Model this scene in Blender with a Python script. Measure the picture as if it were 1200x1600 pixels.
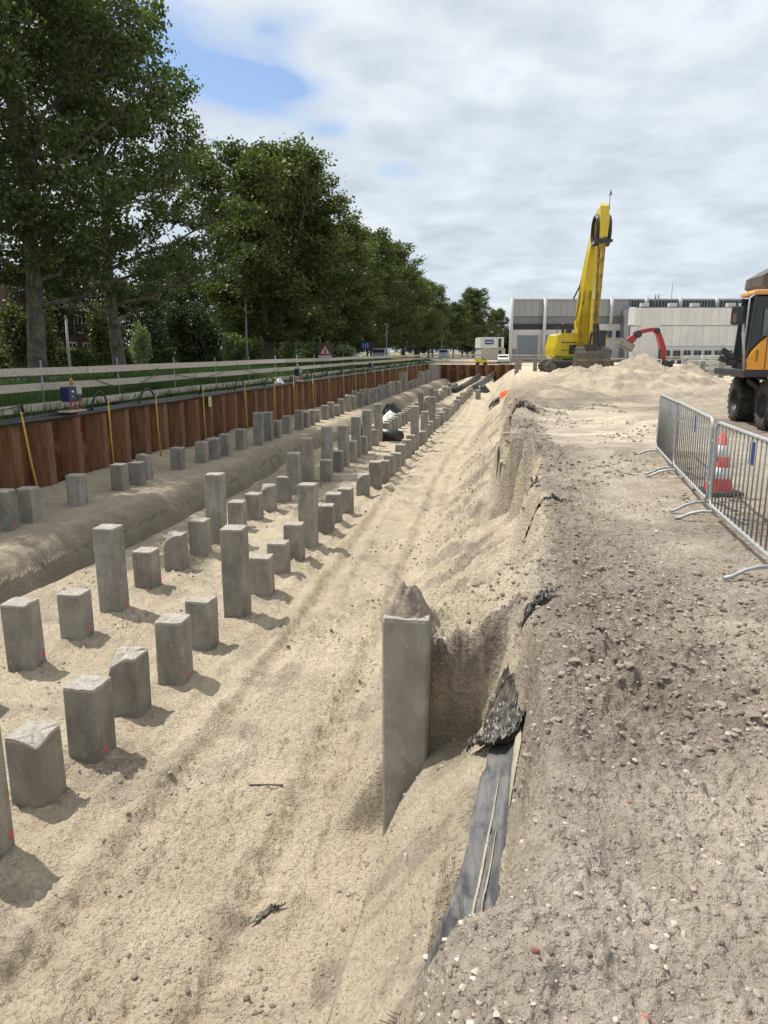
import bpy, bmesh, math, random
import numpy as np
from mathutils import Vector, Matrix, Euler
for o in list(bpy.data.objects): bpy.data.objects.remove(o)
S = bpy.context.scene
C = S.collection
R = math.radians
# ---------------------------------------------------------------- camera, sky, sun, exposure
EYE = 1.68
FPX, PITCH, YAW = 1150.0, math.atan(251/1150.0), 0.17326
cd = bpy.data.cameras.new('camera'); cam = bpy.data.objects.new('camera', cd); C.objects.link(cam)
cam.location = (0, 0, EYE); cam.rotation_euler = (math.pi/2-PITCH, 0, YAW)
cd.sensor_fit = 'VERTICAL'; cd.sensor_height = 36; cd.lens = 36*FPX/1600
cd.clip_start = .05; cd.clip_end = 9000
S.camera = cam
SUN_TO = Vector((-.92, .38, 0)).normalized()          # horizontal direction towards the sun
SUN_EL = R(59)
sd = bpy.data.lights.new('sun', 'SUN'); sd.energy = 5.0; sd.angle = R(.6); sd.color = (1, .95, .87)
sun = bpy.data.objects.new('sun', sd); C.objects.link(sun)
sv = Vector((SUN_TO.x*math.cos(SUN_EL), SUN_TO.y*math.cos(SUN_EL), math.sin(SUN_EL)))
sun.rotation_euler = sv.to_track_quat('Z', 'Y').to_euler(); sun.location = (0, 0, 30)
S.view_settings.view_transform = 'Standard'; S.view_settings.look = 'None'
S.view_settings.exposure = .08; S.view_settings.gamma = 1; S.view_settings.use_curve_mapping = False
W = bpy.data.worlds.new('World'); S.world = W; W.use_nodes = True
nt = W.node_tree; nt.nodes.clear()
def N(nt, t, **k):
    n = nt.nodes.new(t)
    for a, b in k.items():
        if a.startswith('i_'): n.inputs[a[2:].replace('_', ' ')].default_value = b
        else: setattr(n, a, b)
    return n
def L(nt, a, b): nt.links.new(a, b)
def mathn(nt, op, a, b=None, c=None, clamp=False):
    n = N(nt, 'ShaderNodeMath', operation=op, use_clamp=clamp)
    for i, v in enumerate((a, b, c)):
        if v is None: continue
        if hasattr(v, 'is_linked') or hasattr(v, 'links'): L(nt, v, n.inputs[i])
        else: n.inputs[i].default_value = v
    return n.outputs[0]
def ramp(nt, fac, stops, interp='LINEAR'):
    n = N(nt, 'ShaderNodeValToRGB'); e = n.color_ramp.elements
    while len(e) < len(stops): e.new(.5)
    for i, (p, c) in enumerate(stops):
        e[i].position = p
        e[i].color = (c, c, c, 1) if isinstance(c, (int, float)) else (*c, 1)
    n.color_ramp.interpolation = interp
    L(nt, fac, n.inputs[0]); return n.outputs[0]
def mix(nt, fac, a, b, blend='MIX'):
    n = N(nt, 'ShaderNodeMix', data_type='RGBA', blend_type=blend)
    for s, v in ((0, fac), (6, a), (7, b)):
        if hasattr(v, 'links'): L(nt, v, n.inputs[s])
        elif isinstance(v, (int, float)): n.inputs[s].default_value = v
        else: n.inputs[s].default_value = (*v, 1)
    return n.outputs[2]
def noise(nt, vec, scale, detail=5, rough=.55, dist=0):
    n = N(nt, 'ShaderNodeTexNoise'); n.inputs['Scale'].default_value = scale; n.inputs['Detail'].default_value = detail
    n.inputs['Roughness'].default_value = rough; n.inputs['Distortion'].default_value = dist
    if vec is not None: L(nt, vec, n.inputs['Vector'])
    return n.outputs[0]
def build_sky():
    sky = N(nt, 'ShaderNodeTexSky', sky_type='NISHITA', sun_disc=False, sun_elevation=SUN_EL,
            sun_rotation=math.atan2(SUN_TO.x, SUN_TO.y), air_density=1.1, dust_density=.8, ozone_density=1.6)
    tc = N(nt, 'ShaderNodeTexCoord')
    sp = N(nt, 'ShaderNodeSeparateXYZ'); L(nt, tc.outputs['Generated'], sp.inputs[0])
    zz = mathn(nt, 'ADD', mathn(nt, 'MAXIMUM', sp.outputs[2], 0.0), .16)
    px = mathn(nt, 'DIVIDE', sp.outputs[0], zz); py = mathn(nt, 'DIVIDE', sp.outputs[1], zz)
    cb = N(nt, 'ShaderNodeCombineXYZ'); L(nt, px, cb.inputs[0]); L(nt, py, cb.inputs[1])
    n1 = noise(nt, cb.outputs[0], 1.1, 8, .52, .2)
    n2 = noise(nt, cb.outputs[0], 4.2, 8, .55, .1)
    n3 = noise(nt, cb.outputs[0], .9, 3, .5)
    # a real gap in the cloud deck, up and to the left of the road
    hole = None
    for (cx, cy, rad, amp) in HOLES:
        dx = mathn(nt, 'SUBTRACT', px, cx); dy = mathn(nt, 'SUBTRACT', py, cy)
        d2 = mathn(nt, 'ADD', mathn(nt, 'MULTIPLY', dx, dx), mathn(nt, 'MULTIPLY', dy, dy))
        g = mathn(nt, 'MULTIPLY', mathn(nt, 'POWER', 2.718, mathn(nt, 'MULTIPLY', d2, -1/(rad*rad))), amp)
        hole = g if hole is None else mathn(nt, 'ADD', hole, g)
    cov = mathn(nt, 'ADD', mathn(nt, 'MULTIPLY', n1, .62), mathn(nt, 'MULTIPLY', n2, .38))
    cov = mathn(nt, 'SUBTRACT', cov, hole)
    cov = mathn(nt, 'SUBTRACT', cov, mathn(nt, 'MULTIPLY', n3, -.12))
    dens = ramp(nt, cov, [(.29, 0), (.38, .55), (.47, 1)])
    tone = ramp(nt, mathn(nt, 'ADD', mathn(nt, 'MULTIPLY', n2, .45), mathn(nt, 'MULTIPLY', n1, .55)),
                [(.38, (.92, .94, .96)), (.5, (.76, .80, .845)), (.64, (.58, .635, .705))])
    elev = ramp(nt, sp.outputs[2], [(0, (.86, .92, .97)), (.25, (.9, .94, .97)), (.6, (1.12, 1.1, 1.08))])
    tone = mix(nt, 1, tone, elev, 'MULTIPLY')
    b1 = N(nt, 'ShaderNodeBackground'); b1.inputs[1].default_value = .13
    skyc = mix(nt, 1, sky.outputs[0], (1.0, 1.02, 1.08), 'MULTIPLY')
    L(nt, skyc, b1.inputs[0])
    b2 = N(nt, 'ShaderNodeBackground'); L(nt, tone, b2.inputs[0]); b2.inputs[1].default_value = 1.0
    ms = N(nt, 'ShaderNodeMixShader'); L(nt, mathn(nt, 'MULTIPLY', dens, .96), ms.inputs[0]); L(nt, b1.outputs[0], ms.inputs[1]); L(nt, b2.outputs[0], ms.inputs[2])
    out = N(nt, 'ShaderNodeOutputWorld'); L(nt, ms.outputs[0], out.inputs[0])
HOLES = [(-.80, 1.84, .20, .29), (-.66, 2.02, .15, .24), (-.86, 1.62, .16, .16), (-.56, 2.24, .08, .20), (-.40, 2.55, .12, .15), (-.52, 1.72, .10, .13), (-1.2, 2.2, .3, .12)]
build_sky()

# ---------------------------------------------------------------- helpers
def tag(o, label=None, cat=None, group=None, kind=None):
    if label: o['label'] = label
    if cat: o['category'] = cat
    if group: o['group'] = group
    if kind: o['kind'] = kind
    return o
def empty(name, loc=(0, 0, 0), rz=0, label=None, cat=None, group=None):
    o = bpy.data.objects.new(name, None); C.objects.link(o); o.location = loc; o.rotation_euler = (0, 0, rz)
    o.empty_display_size = .3
    return tag(o, label, cat, group)
def link(name, mesh, parent=None, mat=None):
    o = bpy.data.objects.new(name, mesh); C.objects.link(o)
    if mat is not None and not mesh.materials: mesh.materials.append(mat)
    if parent: o.parent = parent
    return o
def copy_tree(o, parent=None):
    c = o.copy(); C.objects.link(c); c.parent = parent
    for ch in [x for x in C.objects if x.parent == o]: copy_tree(ch, c)
    return c
class MB:
    """collects shapes, links them as ONE mesh object"""
    def __init__(s): s.v = []; s.f = []; s.sm = []
    def add(s, vs, fs, smooth=False):
        b = len(s.v); s.v += [tuple(v) for v in vs]; s.f += [tuple(i+b for i in f) for f in fs]; s.sm += [smooth]*len(fs); return s
    def box(s, x0, x1, y0, y1, z0, z1, M=None, bev=0):
        if bev <= 0:
            vs = [(x, y, z) for z in (z0, z1) for y in (y0, y1) for x in (x0, x1)]
            fs = [(0, 2, 3, 1), (4, 5, 7, 6), (0, 1, 5, 4), (2, 6, 7, 3), (0, 4, 6, 2), (1, 3, 7, 5)]
            if M is not None: vs = [M @ Vector(v) for v in vs]
            return s.add(vs, fs)
        bm = bmesh.new(); bmesh.ops.create_cube(bm, size=1)
        for v in bm.verts: v.co = Vector(((x0+x1)/2+v.co.x*(x1-x0), (y0+y1)/2+v.co.y*(y1-y0), (z0+z1)/2+v.co.z*(z1-z0)))
        bmesh.ops.bevel(bm, geom=bm.edges[:], offset=bev, segments=2, affect='EDGES', profile=.6)
        bm.verts.index_update()
        vs = [v.co.copy() for v in bm.verts]; fs = [[v.index for v in f.verts] for f in bm.faces]; bm.free()
        if M is not None: vs = [M @ v for v in vs]
        return s.add(vs, fs)
    def tube(s, pts, rad, n=8, cap=True, smooth=True):
        pts = [Vector(p) for p in pts]; m = len(pts)
        rs = rad if isinstance(rad, (list, tuple)) else [rad]*m
        vs = []; up = Vector((0, 0, 1)); prev = None
        for i, p in enumerate(pts):
            d = (pts[min(i+1, m-1)]-pts[max(i-1, 0)])
            d = d.normalized() if d.length > 1e-9 else Vector((0, 0, 1))
            if prev is None:
                a = d.cross(up) if abs(d.z) < .95 else d.cross(Vector((1, 0, 0)))
            else: a = prev-d*prev.dot(d)
            a.normalize(); prev = a; b = d.cross(a)
            for k in range(n):
                t = 2*math.pi*k/n; vs.append(p+(a*math.cos(t)+b*math.sin(t))*rs[i])
        fs = [(i*n+k, i*n+(k+1) % n, (i+1)*n+(k+1) % n, (i+1)*n+k) for i in range(m-1) for k in range(n)]
        s.add(vs, fs, smooth)
        if cap:
            b = len(s.v)-len(vs)
            s.f.append(tuple(b+k for k in range(n))[::-1]); s.sm.append(False)
            s.f.append(tuple(b+(m-1)*n+k for k in range(n))); s.sm.append(False)
        return s
    def bar(s, a, b, w, h, w2=None, h2=None, up=(0, 0, 1)):
        a = Vector(a); b = Vector(b); d = (b-a).normalized(); u = Vector(up)
        if abs(d.dot(u)) > .98: u = Vector((0, 1, 0))
        r = d.cross(u).normalized(); u = r.cross(d)
        w2 = w if w2 is None else w2; h2 = h if h2 is None else h2
        vs = [p+r*sx*ww/2+u*sy*hh/2 for p, ww, hh in ((a, w, h), (b, w2, h2)) for sx, sy in ((-1, -1), (1, -1), (1, 1), (-1, 1))]
        return s.add(vs, [(3, 2, 1, 0), (4, 5, 6, 7), (0, 1, 5, 4), (1, 2, 6, 5), (2, 3, 7, 6), (3, 0, 4, 7)])
    def prism(s, poly, a, b, axis='y', M=None):
        """poly: 2D outline, extruded along axis from a to b"""
        n = len(poly)
        def P(u, v, w): return {'y': (u, w, v), 'x': (w, u, v), 'z': (u, v, w)}[axis]
        vs = [P(u, v, a) for u, v in poly]+[P(u, v, b) for u, v in poly]
        if M is not None: vs = [M @ Vector(v) for v in vs]
        fs = [tuple(range(n)), tuple(range(2*n-1, n-1, -1))]+[(i, i+n, (i+1) % n+n, (i+1) % n) for i in range(n)]
        return s.add(vs, fs)
    def lathe(s, prof, n=20, M=None, smooth=True, axis='z'):
        vs = []
        for r, z in prof:
            for k in range(n):
                t = 2*math.pi*k/n; p = (r*math.cos(t), r*math.sin(t), z)
                if axis == 'x': p = (p[2], p[0], p[1])
                if axis == 'y': p = (p[0], p[2], p[1])
                vs.append(Vector(p) if M is None else M @ Vector(p))
        m = len(prof)
        fs = [(i*n+k, i*n+(k+1) % n, (i+1)*n+(k+1) % n, (i+1)*n+k) for i in range(m-1) for k in range(n)]
        return s.add(vs, fs, smooth)
    def mesh(s, name):
        me = bpy.data.meshes.new(name); me.from_pydata(s.v, [], s.f)
        me.polygons.foreach_set('use_smooth', s.sm); me.update()
        bm = bmesh.new(); bm.from_mesh(me); bmesh.ops.recalc_face_normals(bm, faces=bm.faces); bm.to_mesh(me); bm.free()
        return me
    def build(s, name, mat, parent=None): return link(name, s.mesh(name), parent, mat)
def np_mesh(name, v, faces, nper, mat=None, smooth=False):
    """v (n,3) array, faces (m,nper) int array"""
    me = bpy.data.meshes.new(name); me.vertices.add(len(v)); me.vertices.foreach_set('co', np.ascontiguousarray(v, dtype=np.float32).ravel())
    m = len(faces); me.loops.add(m*nper); me.loops.foreach_set('vertex_index', np.ascontiguousarray(faces, dtype=np.int32).ravel())
    me.polygons.add(m); me.polygons.foreach_set('loop_start', np.arange(0, m*nper, nper, dtype=np.int32))
    try: me.polygons.foreach_set('loop_total', np.full(m, nper, dtype=np.int32))
    except Exception: pass
    me.polygons.foreach_set('use_smooth', np.full(m, smooth)); me.update(calc_edges=True)
    if mat: me.materials.append(mat)
    return me
def fattr(me, name, arr):
    a = me.attributes.new(name, 'FLOAT', 'POINT'); a.data.foreach_set('value', np.ascontiguousarray(arr, dtype=np.float32))
# numpy value noise
def _h(ix, iy, s):
    n = (ix.astype(np.int64)*374761393+iy.astype(np.int64)*668265263+s*982451653) & 0x7fffffff
    n = ((n ^ (n >> 13))*1274126177) & 0x7fffffff
    return ((n ^ (n >> 16)) & 0xffff)/65535.0
def vn(x, y, s=0):
    ix = np.floor(x); iy = np.floor(y); fx = x-ix; fy = y-iy
    fx = fx*fx*(3-2*fx); fy = fy*fy*(3-2*fy)
    a = _h(ix, iy, s); b = _h(ix+1, iy, s); c = _h(ix, iy+1, s); d = _h(ix+1, iy+1, s)
    return (a+(b-a)*fx)*(1-fy)+(c+(d-c)*fx)*fy
def fbm(x, y, sc, o=4, s=0, g=.5, ridge=False):
    r = 0; a = 1; t = 0
    for k in range(o):
        q = vn(x*sc+17.3*k, y*sc-9.1*k, s+k*7)*2-1
        if ridge: q = 1-2*np.abs(q)
        r = r+a*q; t += a; a *= g; sc *= 2.03
        x, y = x*.9397-y*.342, x*.342+y*.9397
    return r/t
def ss(a, b, x):
    t = np.clip((x-a)/(b-a), 0, 1); return t*t*(3-2*t)

# ---------------------------------------------------------------- materials
MATS = {}
def mat(name, col, rough=.7, metal=0, var=.15, vscale=3, bump=0, bscale=30, dirt=None, dirt_amt=0, dirt_scale=2, rnd=0, spec=.5, coat=0, stretch=None):
    if name in MATS: return MATS[name]
    m = bpy.data.materials.new(name); m.use_nodes = True; t = m.node_tree; b = t.nodes['Principled BSDF']
    tc = N(t, 'ShaderNodeTexCoord'); vec = tc.outputs['Object']
    oi = N(t, 'ShaderNodeObjectInfo')
    va = N(t, 'ShaderNodeVectorMath', operation='ADD'); L(t, vec, va.inputs[0]); L(t, oi.outputs['Location'], va.inputs[1]); vec = va.outputs[0]
    if stretch:
        vm = N(t, 'ShaderNodeVectorMath', operation='MULTIPLY'); L(t, vec, vm.inputs[0]); vm.inputs[1].default_value = stretch; vec = vm.outputs[0]
    c = mix(t, ramp(t, noise(t, vec, vscale, 6, .6), [(.3, 0), (.7, 1)]), tuple(x*(1-var) for x in col), tuple(min(1, x*(1+var)) for x in col))
    if rnd:
        c = mix(t, 1, c, ramp(t, oi.outputs['Random'], [(0, 1-rnd), (1, 1+rnd)]), 'MULTIPLY')
    if dirt:
        c = mix(t, mathn(t, 'MULTIPLY', ramp(t, noise(t, vec, dirt_scale, 8, .65, .4), [(.42, 0), (.66, 1)]), dirt_amt), c, dirt)
    L(t, c, b.inputs['Base Color'])
    b.inputs['Roughness'].default_value = rough; b.inputs['Metallic'].default_value = metal
    b.inputs['Specular IOR Level'].default_value = spec; b.inputs['Coat Weight'].default_value = coat
    if bump:
        bp = N(t, 'ShaderNodeBump'); bp.inputs['Strength'].default_value = bump; bp.inputs['Distance'].default_value = .02
        L(t, noise(t, vec, bscale, 6, .6), bp.inputs['Height']); L(t, bp.outputs[0], b.inputs['Normal'])
    MATS[name] = m; return m
def concrete_mat():
    m = bpy.data.materials.new('pile_concrete'); m.use_nodes = True; t = m.node_tree; b = t.nodes['Principled BSDF']
    tc = N(t, 'ShaderNodeTexCoord'); oi = N(t, 'ShaderNodeObjectInfo')
    va = N(t, 'ShaderNodeVectorMath', operation='ADD'); L(t, tc.outputs['Object'], va.inputs[0]); L(t, oi.outputs['Location'], va.inputs[1]); v = va.outputs[0]
    sv_ = N(t, 'ShaderNodeVectorMath', operation='MULTIPLY'); L(t, v, sv_.inputs[0]); sv_.inputs[1].default_value = (3.5, 3.5, 1.0)
    c = mix(t, ramp(t, noise(t, v, 3.2, 7, .62), [(.3, 0), (.7, 1)]), (.20, .192, .172), (.34, .325, .295))
    c = mix(t, mathn(t, 'MULTIPLY', ramp(t, noise(t, sv_.outputs[0], 1.4, 6, .65), [(.42, 0), (.66, 1)]), .6), c, (.13, .122, .105))
    c = mix(t, mathn(t, 'MULTIPLY', ramp(t, noise(t, v, 14, 5, .6), [(.58, 0), (.68, 1)]), .5), c, (.40, .385, .35))
    c = mix(t, mathn(t, 'MULTIPLY', ramp(t, noise(t, v, 1.7, 3, .5), [(.5, 0), (.7, 1)]), .35), c, (.30, .255, .19))
    c = mix(t, 1, c, ramp(t, oi.outputs['Random'], [(0, .85), (1, 1.15)]), 'MULTIPLY')
    L(t, c, b.inputs['Base Color']); b.inputs['Roughness'].default_value = .88; b.inputs['Specular IOR Level'].default_value = .25
    bp = N(t, 'ShaderNodeBump'); bp.inputs['Strength'].default_value = .8; bp.inputs['Distance'].default_value = .012
    L(t, noise(t, v, 24, 8, .7), bp.inputs['Height']); L(t, bp.outputs[0], b.inputs['Normal'])
    return m
def ground_mat():
    m = bpy.data.materials.new('ground'); m.use_nodes = True; t = m.node_tree; b = t.nodes['Principled BSDF']
    tc = N(t, 'ShaderNodeTexCoord'); v = tc.outputs['Object']
    def at_(n): a = N(t, 'ShaderNodeAttribute', attribute_name=n); return a.outputs['Fac']
    n_big = noise(t, v, .5, 5, .6); n_mid = noise(t, v, 2.6, 7, .62); n_fine = noise(t, v, 17, 7, .68); n_gr = noise(t, v, 90, 4, .7)
    sand = mix(t, ramp(t, n_mid, [(.3, 0), (.7, 1)]), (.455, .388, .285), (.62, .535, .405))
    sand = mix(t, mathn(t, 'MULTIPLY', ramp(t, n_big, [(.45, 0), (.62, 1)]), .35), sand, (.38, .32, .23))
    sand = mix(t, mathn(t, 'MULTIPLY', ramp(t, n_fine, [(.56, 0), (.7, 1)]), .5), sand, (.27, .22, .155))
    sand = mix(t, mathn(t, 'MULTIPLY', ramp(t, noise(t, v, 42, 3, .6), [(.66, 0), (.72, 1)]), .6), sand, (.13, .10, .075))
    soil = mix(t, ramp(t, n_mid, [(.3, 0), (.7, 1)]), (.26, .215, .17), (.42, .36, .295))
    soil = mix(t, ramp(t, n_fine, [(.35, .55), (.6, 0)]), soil, (.10, .08, .062))
    soil = mix(t, mathn(t, 'MULTIPLY', ramp(t, n_gr, [(.58, 0), (.68, 1)]), .5), soil, (.52, .46, .38))
    grav = mix(t, ramp(t, n_mid, [(.3, 0), (.7, 1)]), (.42, .36, .295), (.57, .50, .42))
    grav = mix(t, ramp(t, n_fine, [(.38, .5), (.56, 0)]), grav, (.22, .18, .145))
    grav = mix(t, mathn(t, 'MULTIPLY', ramp(t, n_gr, [(.55, 0), (.66, 1)]), .55), grav, (.66, .60, .53))
    grav = mix(t, mathn(t, 'MULTIPLY', ramp(t, noise(t, v, 60, 3, .6), [(.64, 0), (.70, 1)]), .6), grav, (.15, .12, .10))
    pale = mix(t, ramp(t, n_mid, [(.35, 0), (.65, 1)]), (.50, .43, .32), (.72, .64, .51))
    grav = mix(t, mathn(t, 'MULTIPLY', ramp(t, noise(t, v, 1.1, 6, .65), [(.42, 0), (.62, 1)]), .5), grav, (.31, .26, .205))
    dark_sand = mix(t, n_mid, (.21, .18, .135), (.34, .295, .225))
    grass = mix(t, n_fine, (.018, .03, .010), (.045, .065, .02))
    far = mix(t, n_big, (.30, .26, .19), (.12, .14, .07))
    c = sand
    for nm, cc in (('grav', grav), ('soil', soil), ('pale', pale), ('dark_sand', dark_sand), ('grass', grass), ('far', far)):
        c = mix(t, at_(nm), c, cc)
    L(t, c, b.inputs['Base Color']); b.inputs['Roughness'].default_value = .95; b.inputs['Specular IOR Level'].default_value = .15
    hgt = mathn(t, 'ADD', mathn(t, 'MULTIPLY', n_fine, 1.0), mathn(t, 'MULTIPLY', n_gr, .30))
    hgt = mathn(t, 'ADD', hgt, mathn(t, 'MULTIPLY', ramp(t, noise(t, v, 33, 3, .55), [(.5, 0), (.68, 1)]), .35))
    bp = N(t, 'ShaderNodeBump'); bp.inputs['Strength'].default_value = 1.0; bp.inputs['Distance'].default_value = .05
    L(t, hgt, bp.inputs['Height']); L(t, bp.outputs[0], b.inputs['Normal'])
    return m
def leaf_mat(name, a, b2, trans=.35):
    m = bpy.data.materials.new(name); m.use_nodes = True; t = m.node_tree; b = t.nodes['Principled BSDF']; out = t.nodes['Material Output']
    at_ = N(t, 'ShaderNodeAttribute', attribute_name='rnd')
    c = mix(t, at_.outputs['Fac'], a, b2)
    L(t, c, b.inputs['Base Color']); b.inputs['Roughness'].default_value = .5; b.inputs['Specular IOR Level'].default_value = .4
    tr = N(t, 'ShaderNodeBsdfTranslucent'); L(t, mix(t, 1, c, (1.1, 1.35, .5), 'MULTIPLY'), tr.inputs[0])
    ms = N(t, 'ShaderNodeMixShader'); ms.inputs[0].default_value = trans
    L(t, b.outputs[0], ms.inputs[1]); L(t, tr.outputs[0], ms.inputs[2]); L(t, ms.outputs[0], out.inputs[0])
    return m
def rust_mat():
    m = bpy.data.materials.new('rusty_steel'); m.use_nodes = True; t = m.node_tree; b = t.nodes['Principled BSDF']
    tc = N(t, 'ShaderNodeTexCoord'); oi = N(t, 'ShaderNodeObjectInfo')
    va = N(t, 'ShaderNodeVectorMath', operation='ADD'); L(t, tc.outputs['Object'], va.inputs[0]); L(t, oi.outputs['Location'], va.inputs[1]); v = va.outputs[0]
    sv_ = N(t, 'ShaderNodeVectorMath', operation='MULTIPLY'); L(t, v, sv_.inputs[0]); sv_.inputs[1].default_value = (6, 6, .7)
    c = mix(t, ramp(t, noise(t, sv_.outputs[0], 1.2, 7, .62), [(.32, 0), (.68, 1)]), (.030, .011, .005), (.16, .051, .015))
    c = mix(t, mathn(t, 'MULTIPLY', ramp(t, noise(t, v, 2.2, 6, .65), [(.52, 0), (.68, 1)]), .7), c, (.30, .14, .05))
    c = mix(t, mathn(t, 'MULTIPLY', ramp(t, noise(t, sv_.outputs[0], 2.4, 5, .6), [(.6, 0), (.7, 1)]), .55), c, (.33, .25, .16))
    c = mix(t, 1, c, ramp(t, oi.outputs['Random'], [(0, .75), (1, 1.25)]), 'MULTIPLY')
    L(t, c, b.inputs['Base Color']); b.inputs['Roughness'].default_value = .85
    bp = N(t, 'ShaderNodeBump'); bp.inputs['Strength'].default_value = .4; bp.inputs['Distance'].default_value = .01
    L(t, noise(t, v, 30, 6, .6), bp.inputs['Height']); L(t, bp.outputs[0], b.inputs['Normal'])
    return m
M_conc = concrete_mat(); M_ground = ground_mat(); M_rust = rust_mat()
M_wood = mat('weathered_plank', (.42, .385, .34), .85, var=.25, vscale=2, bump=.3, bscale=14, stretch=(8, .6, 8), rnd=.15)
M_black = mat('black_plastic', (.018, .018, .02), .38, var=.3)
M_rubber = mat('rubber', (.028, .027, .026), .8, var=.3, bump=.3, dirt=(.16, .13, .10), dirt_amt=.5)
M_steel = mat('galvanised_steel', (.42, .44, .45), .42, metal=.55, var=.15, vscale=12)
M_bluepaint = mat('blue_post_paint', (.05, .13, .22), .5)
M_yel_tube = mat('yellow_tube', (.50, .33, .05), .55, var=.2, dirt=(.10, .07, .04), dirt_amt=.6, dirt_scale=6)
M_pink = mat('pink_marker_paint', (.72, .06, .13), .7, var=.25, vscale=30)
M_bark = mat('bark', (.085, .07, .055), .9, var=.45, vscale=5, bump=.8, bscale=12)
M_bark_l = mat('pale_bark', (.14, .125, .10), .9, var=.5, vscale=4, bump=.8, bscale=10, dirt=(.035, .03, .024), dirt_amt=.8, dirt_scale=2.5)
M_leaf = leaf_mat('poplar_leaf', (.030, .052, .015), (.105, .140, .042), .34)
M_leaf2 = leaf_mat('elm_leaf', (.036, .056, .014), (.118, .145, .037), .33)
M_leafd = leaf_mat('dark_leaf', (.016, .028, .010), (.05, .07, .02), .25)
M_leafp = leaf_mat('pale_leaf', (.12, .17, .08), (.30, .36, .20), .35)
M_leafy = leaf_mat('yellow_green_leaf', (.04, .055, .015), (.12, .14, .04), .3)
M_hedge = leaf_mat('hedge_leaf', (.05, .08, .02), (.22, .26, .10), .3)
M_grass = leaf_mat('grass_blade', (.028, .060, .014), (.10, .17, .05), .35)
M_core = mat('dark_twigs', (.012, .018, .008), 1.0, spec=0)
# ---------------------------------------------------------------- terrain
PIT, BENCH, YEND = -2.2, -1.75, 97.0
XS = np.array([-1.6, -1.3, -1.0, -.9, -.75, -.56, -.4, -.28, -.2, -.12, -.03, .04, .12, .2, .32])
YS = np.array([1.2, 2.0, 2.5, 2.9, 4.0, 4.75, 5.22])
TAB = np.array([
 [-1.85, -1.35, -.75, -.60, -.38, -.12, -.03, 0, 0, 0, 0, 0, 0, 0, 0],
 [-2.15, -1.95, -1.60, -1.50, -1.28, -.95, -.66, -.42, -.28, -.14, -.05, -.02, 0, 0, 0],
 [-2.18, -2.12, -1.95, -1.78, -1.34, -1.10, -.90, -.80, -.86, -.80, -.60, -.28, -.10, -.02, 0],
 [-2.20, -2.17, -2.08, -1.94, -1.40, -1.16, -.96, -.78, -.86, -.88, -.84, -.70, -.22, -.05, 0],
 [-2.20, -2.20, -2.16, -2.04, -1.50, -1.24, -1.04, -.88, -.76, -.70, -.66, -.64, -.50, -.12, -.02],
 [-2.20, -2.20, -2.16, -2.06, -1.68, -1.32, -1.20, -1.12, -1.02, -.90, -.68, -.50, -.28, -.10, -.03],
 [-2.20, -2.20, -2.16, -2.06, -1.72, -1.36, -1.26, -1.22, -1.18, -1.05, -.62, -.30, -.14, -.05, -.02]])
def table(X, Y):
    xi = np.clip(np.interp(X, XS, np.arange(len(XS))), 0, len(XS)-1.001); yi = np.clip(np.interp(Y, YS, np.arange(len(YS))), 0, len(YS)-1.001)
    i = xi.astype(int); j = yi.astype(int); a = xi-i; b = yi-j; b = b*b*(3-2*b)
    return (TAB[j, i]*(1-a)+TAB[j, i+1]*a)*(1-b)+(TAB[j+1, i]*(1-a)+TAB[j+1, i+1]*a)*b
def bump(X, Y, x, y, rx, ry, h, p=1.0):
    return h*np.exp(-(((X-x)/rx)**2+((Y-y)/ry)**2)**p)
ROWA = [(-4.10, 4.25, 1.12, 0), (-4.16, 5.04, .67, 0), (-4.12, 5.82, .77, 0), (-4.20, 6.71, .69, 1), (-4.08, 7.57, .78, 0), (-4.20, 8.65, .65, 0), (-4.14, 9.8, 1.36, 0), (-4.09, 10.79, .65, 0),
        (-4.14, 11.82, .62, 0), (-4.14, 12.75, .74, 0), (-4.15, 13.77, 1.31, 0), (-4.06, 14.85, .67, 0), (-4.11, 15.8, .74, 0), (-4.09, 16.89, .66, 0), (-4.14, 19.23, .63, 1),
        (-4.04, 20.51, .78, 0), (-3.98, 21.6, .66, 0), (-3.98, 22.66, .67, 0), (-3.95, 23.75, .60, 0), (-3.97, 24.9, .74, 0), (-4.0, 26.6, .71, 0), (-4.01, 27.7, .76, 0), (-4.02, 29.05, 1.75, 0),
        (-3.92, 30.31, .64, 0), (-3.99, 31.86, 1.33, 0), (-4.05, 33.3, .62, 0), (-4.07, 34.6, .61, 0), (-4.05, 35.7, 1.7, 0)]
ROWB = [(-6.15, 6.55, .85, 0), (-6.09, 7.59, .86, 0), (-6.03, 8.61, .65, 0), (-6.08, 9.68, 1.32, 0), (-6.05, 10.7, .69, 0), (-6.06, 11.79, .70, 1), (-6.01, 12.74, .74, 0), (-6.07, 13.69, 1.47, 0), (-6.13, 15.0, .64, 0),
        (-6.06, 15.92, .65, 0), (-6.02, 16.85, .68, 1), (-6.02, 18.05, .7, 0), (-6.06, 19.17, 1.17, 0), (-6.15, 20.85, 1.38, 0), (-5.76, 21.5, .65, 0), (-5.93, 22.3, 1.57, 0), (-5.84, 23.37, .68, 0),
        (-5.86, 24.34, 1.42, 0), (-5.80, 25.41, .76, 0), (-5.85, 26.37, 1.55, 0), (-5.82, 27.5, .7, 0), (-5.86, 28.54, 1.62, 0), (-5.84, 30.0, .7, 0), (-5.93, 31.4, 1.66, 0), (-5.82, 32.6, .69, 0),
        (-5.91, 33.79, .71, 0), (-5.96, 35.0, .68, 0), (-5.98, 36.1, .70, 0), (-6.0, 37.4, .66, 0), (-6.0, 38.6, .7, 0), (-6.02, 39.8, .68, 0), (-6.05, 41.2, .7, 0), (-6.1, 42.4, .7, 0)]
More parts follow.
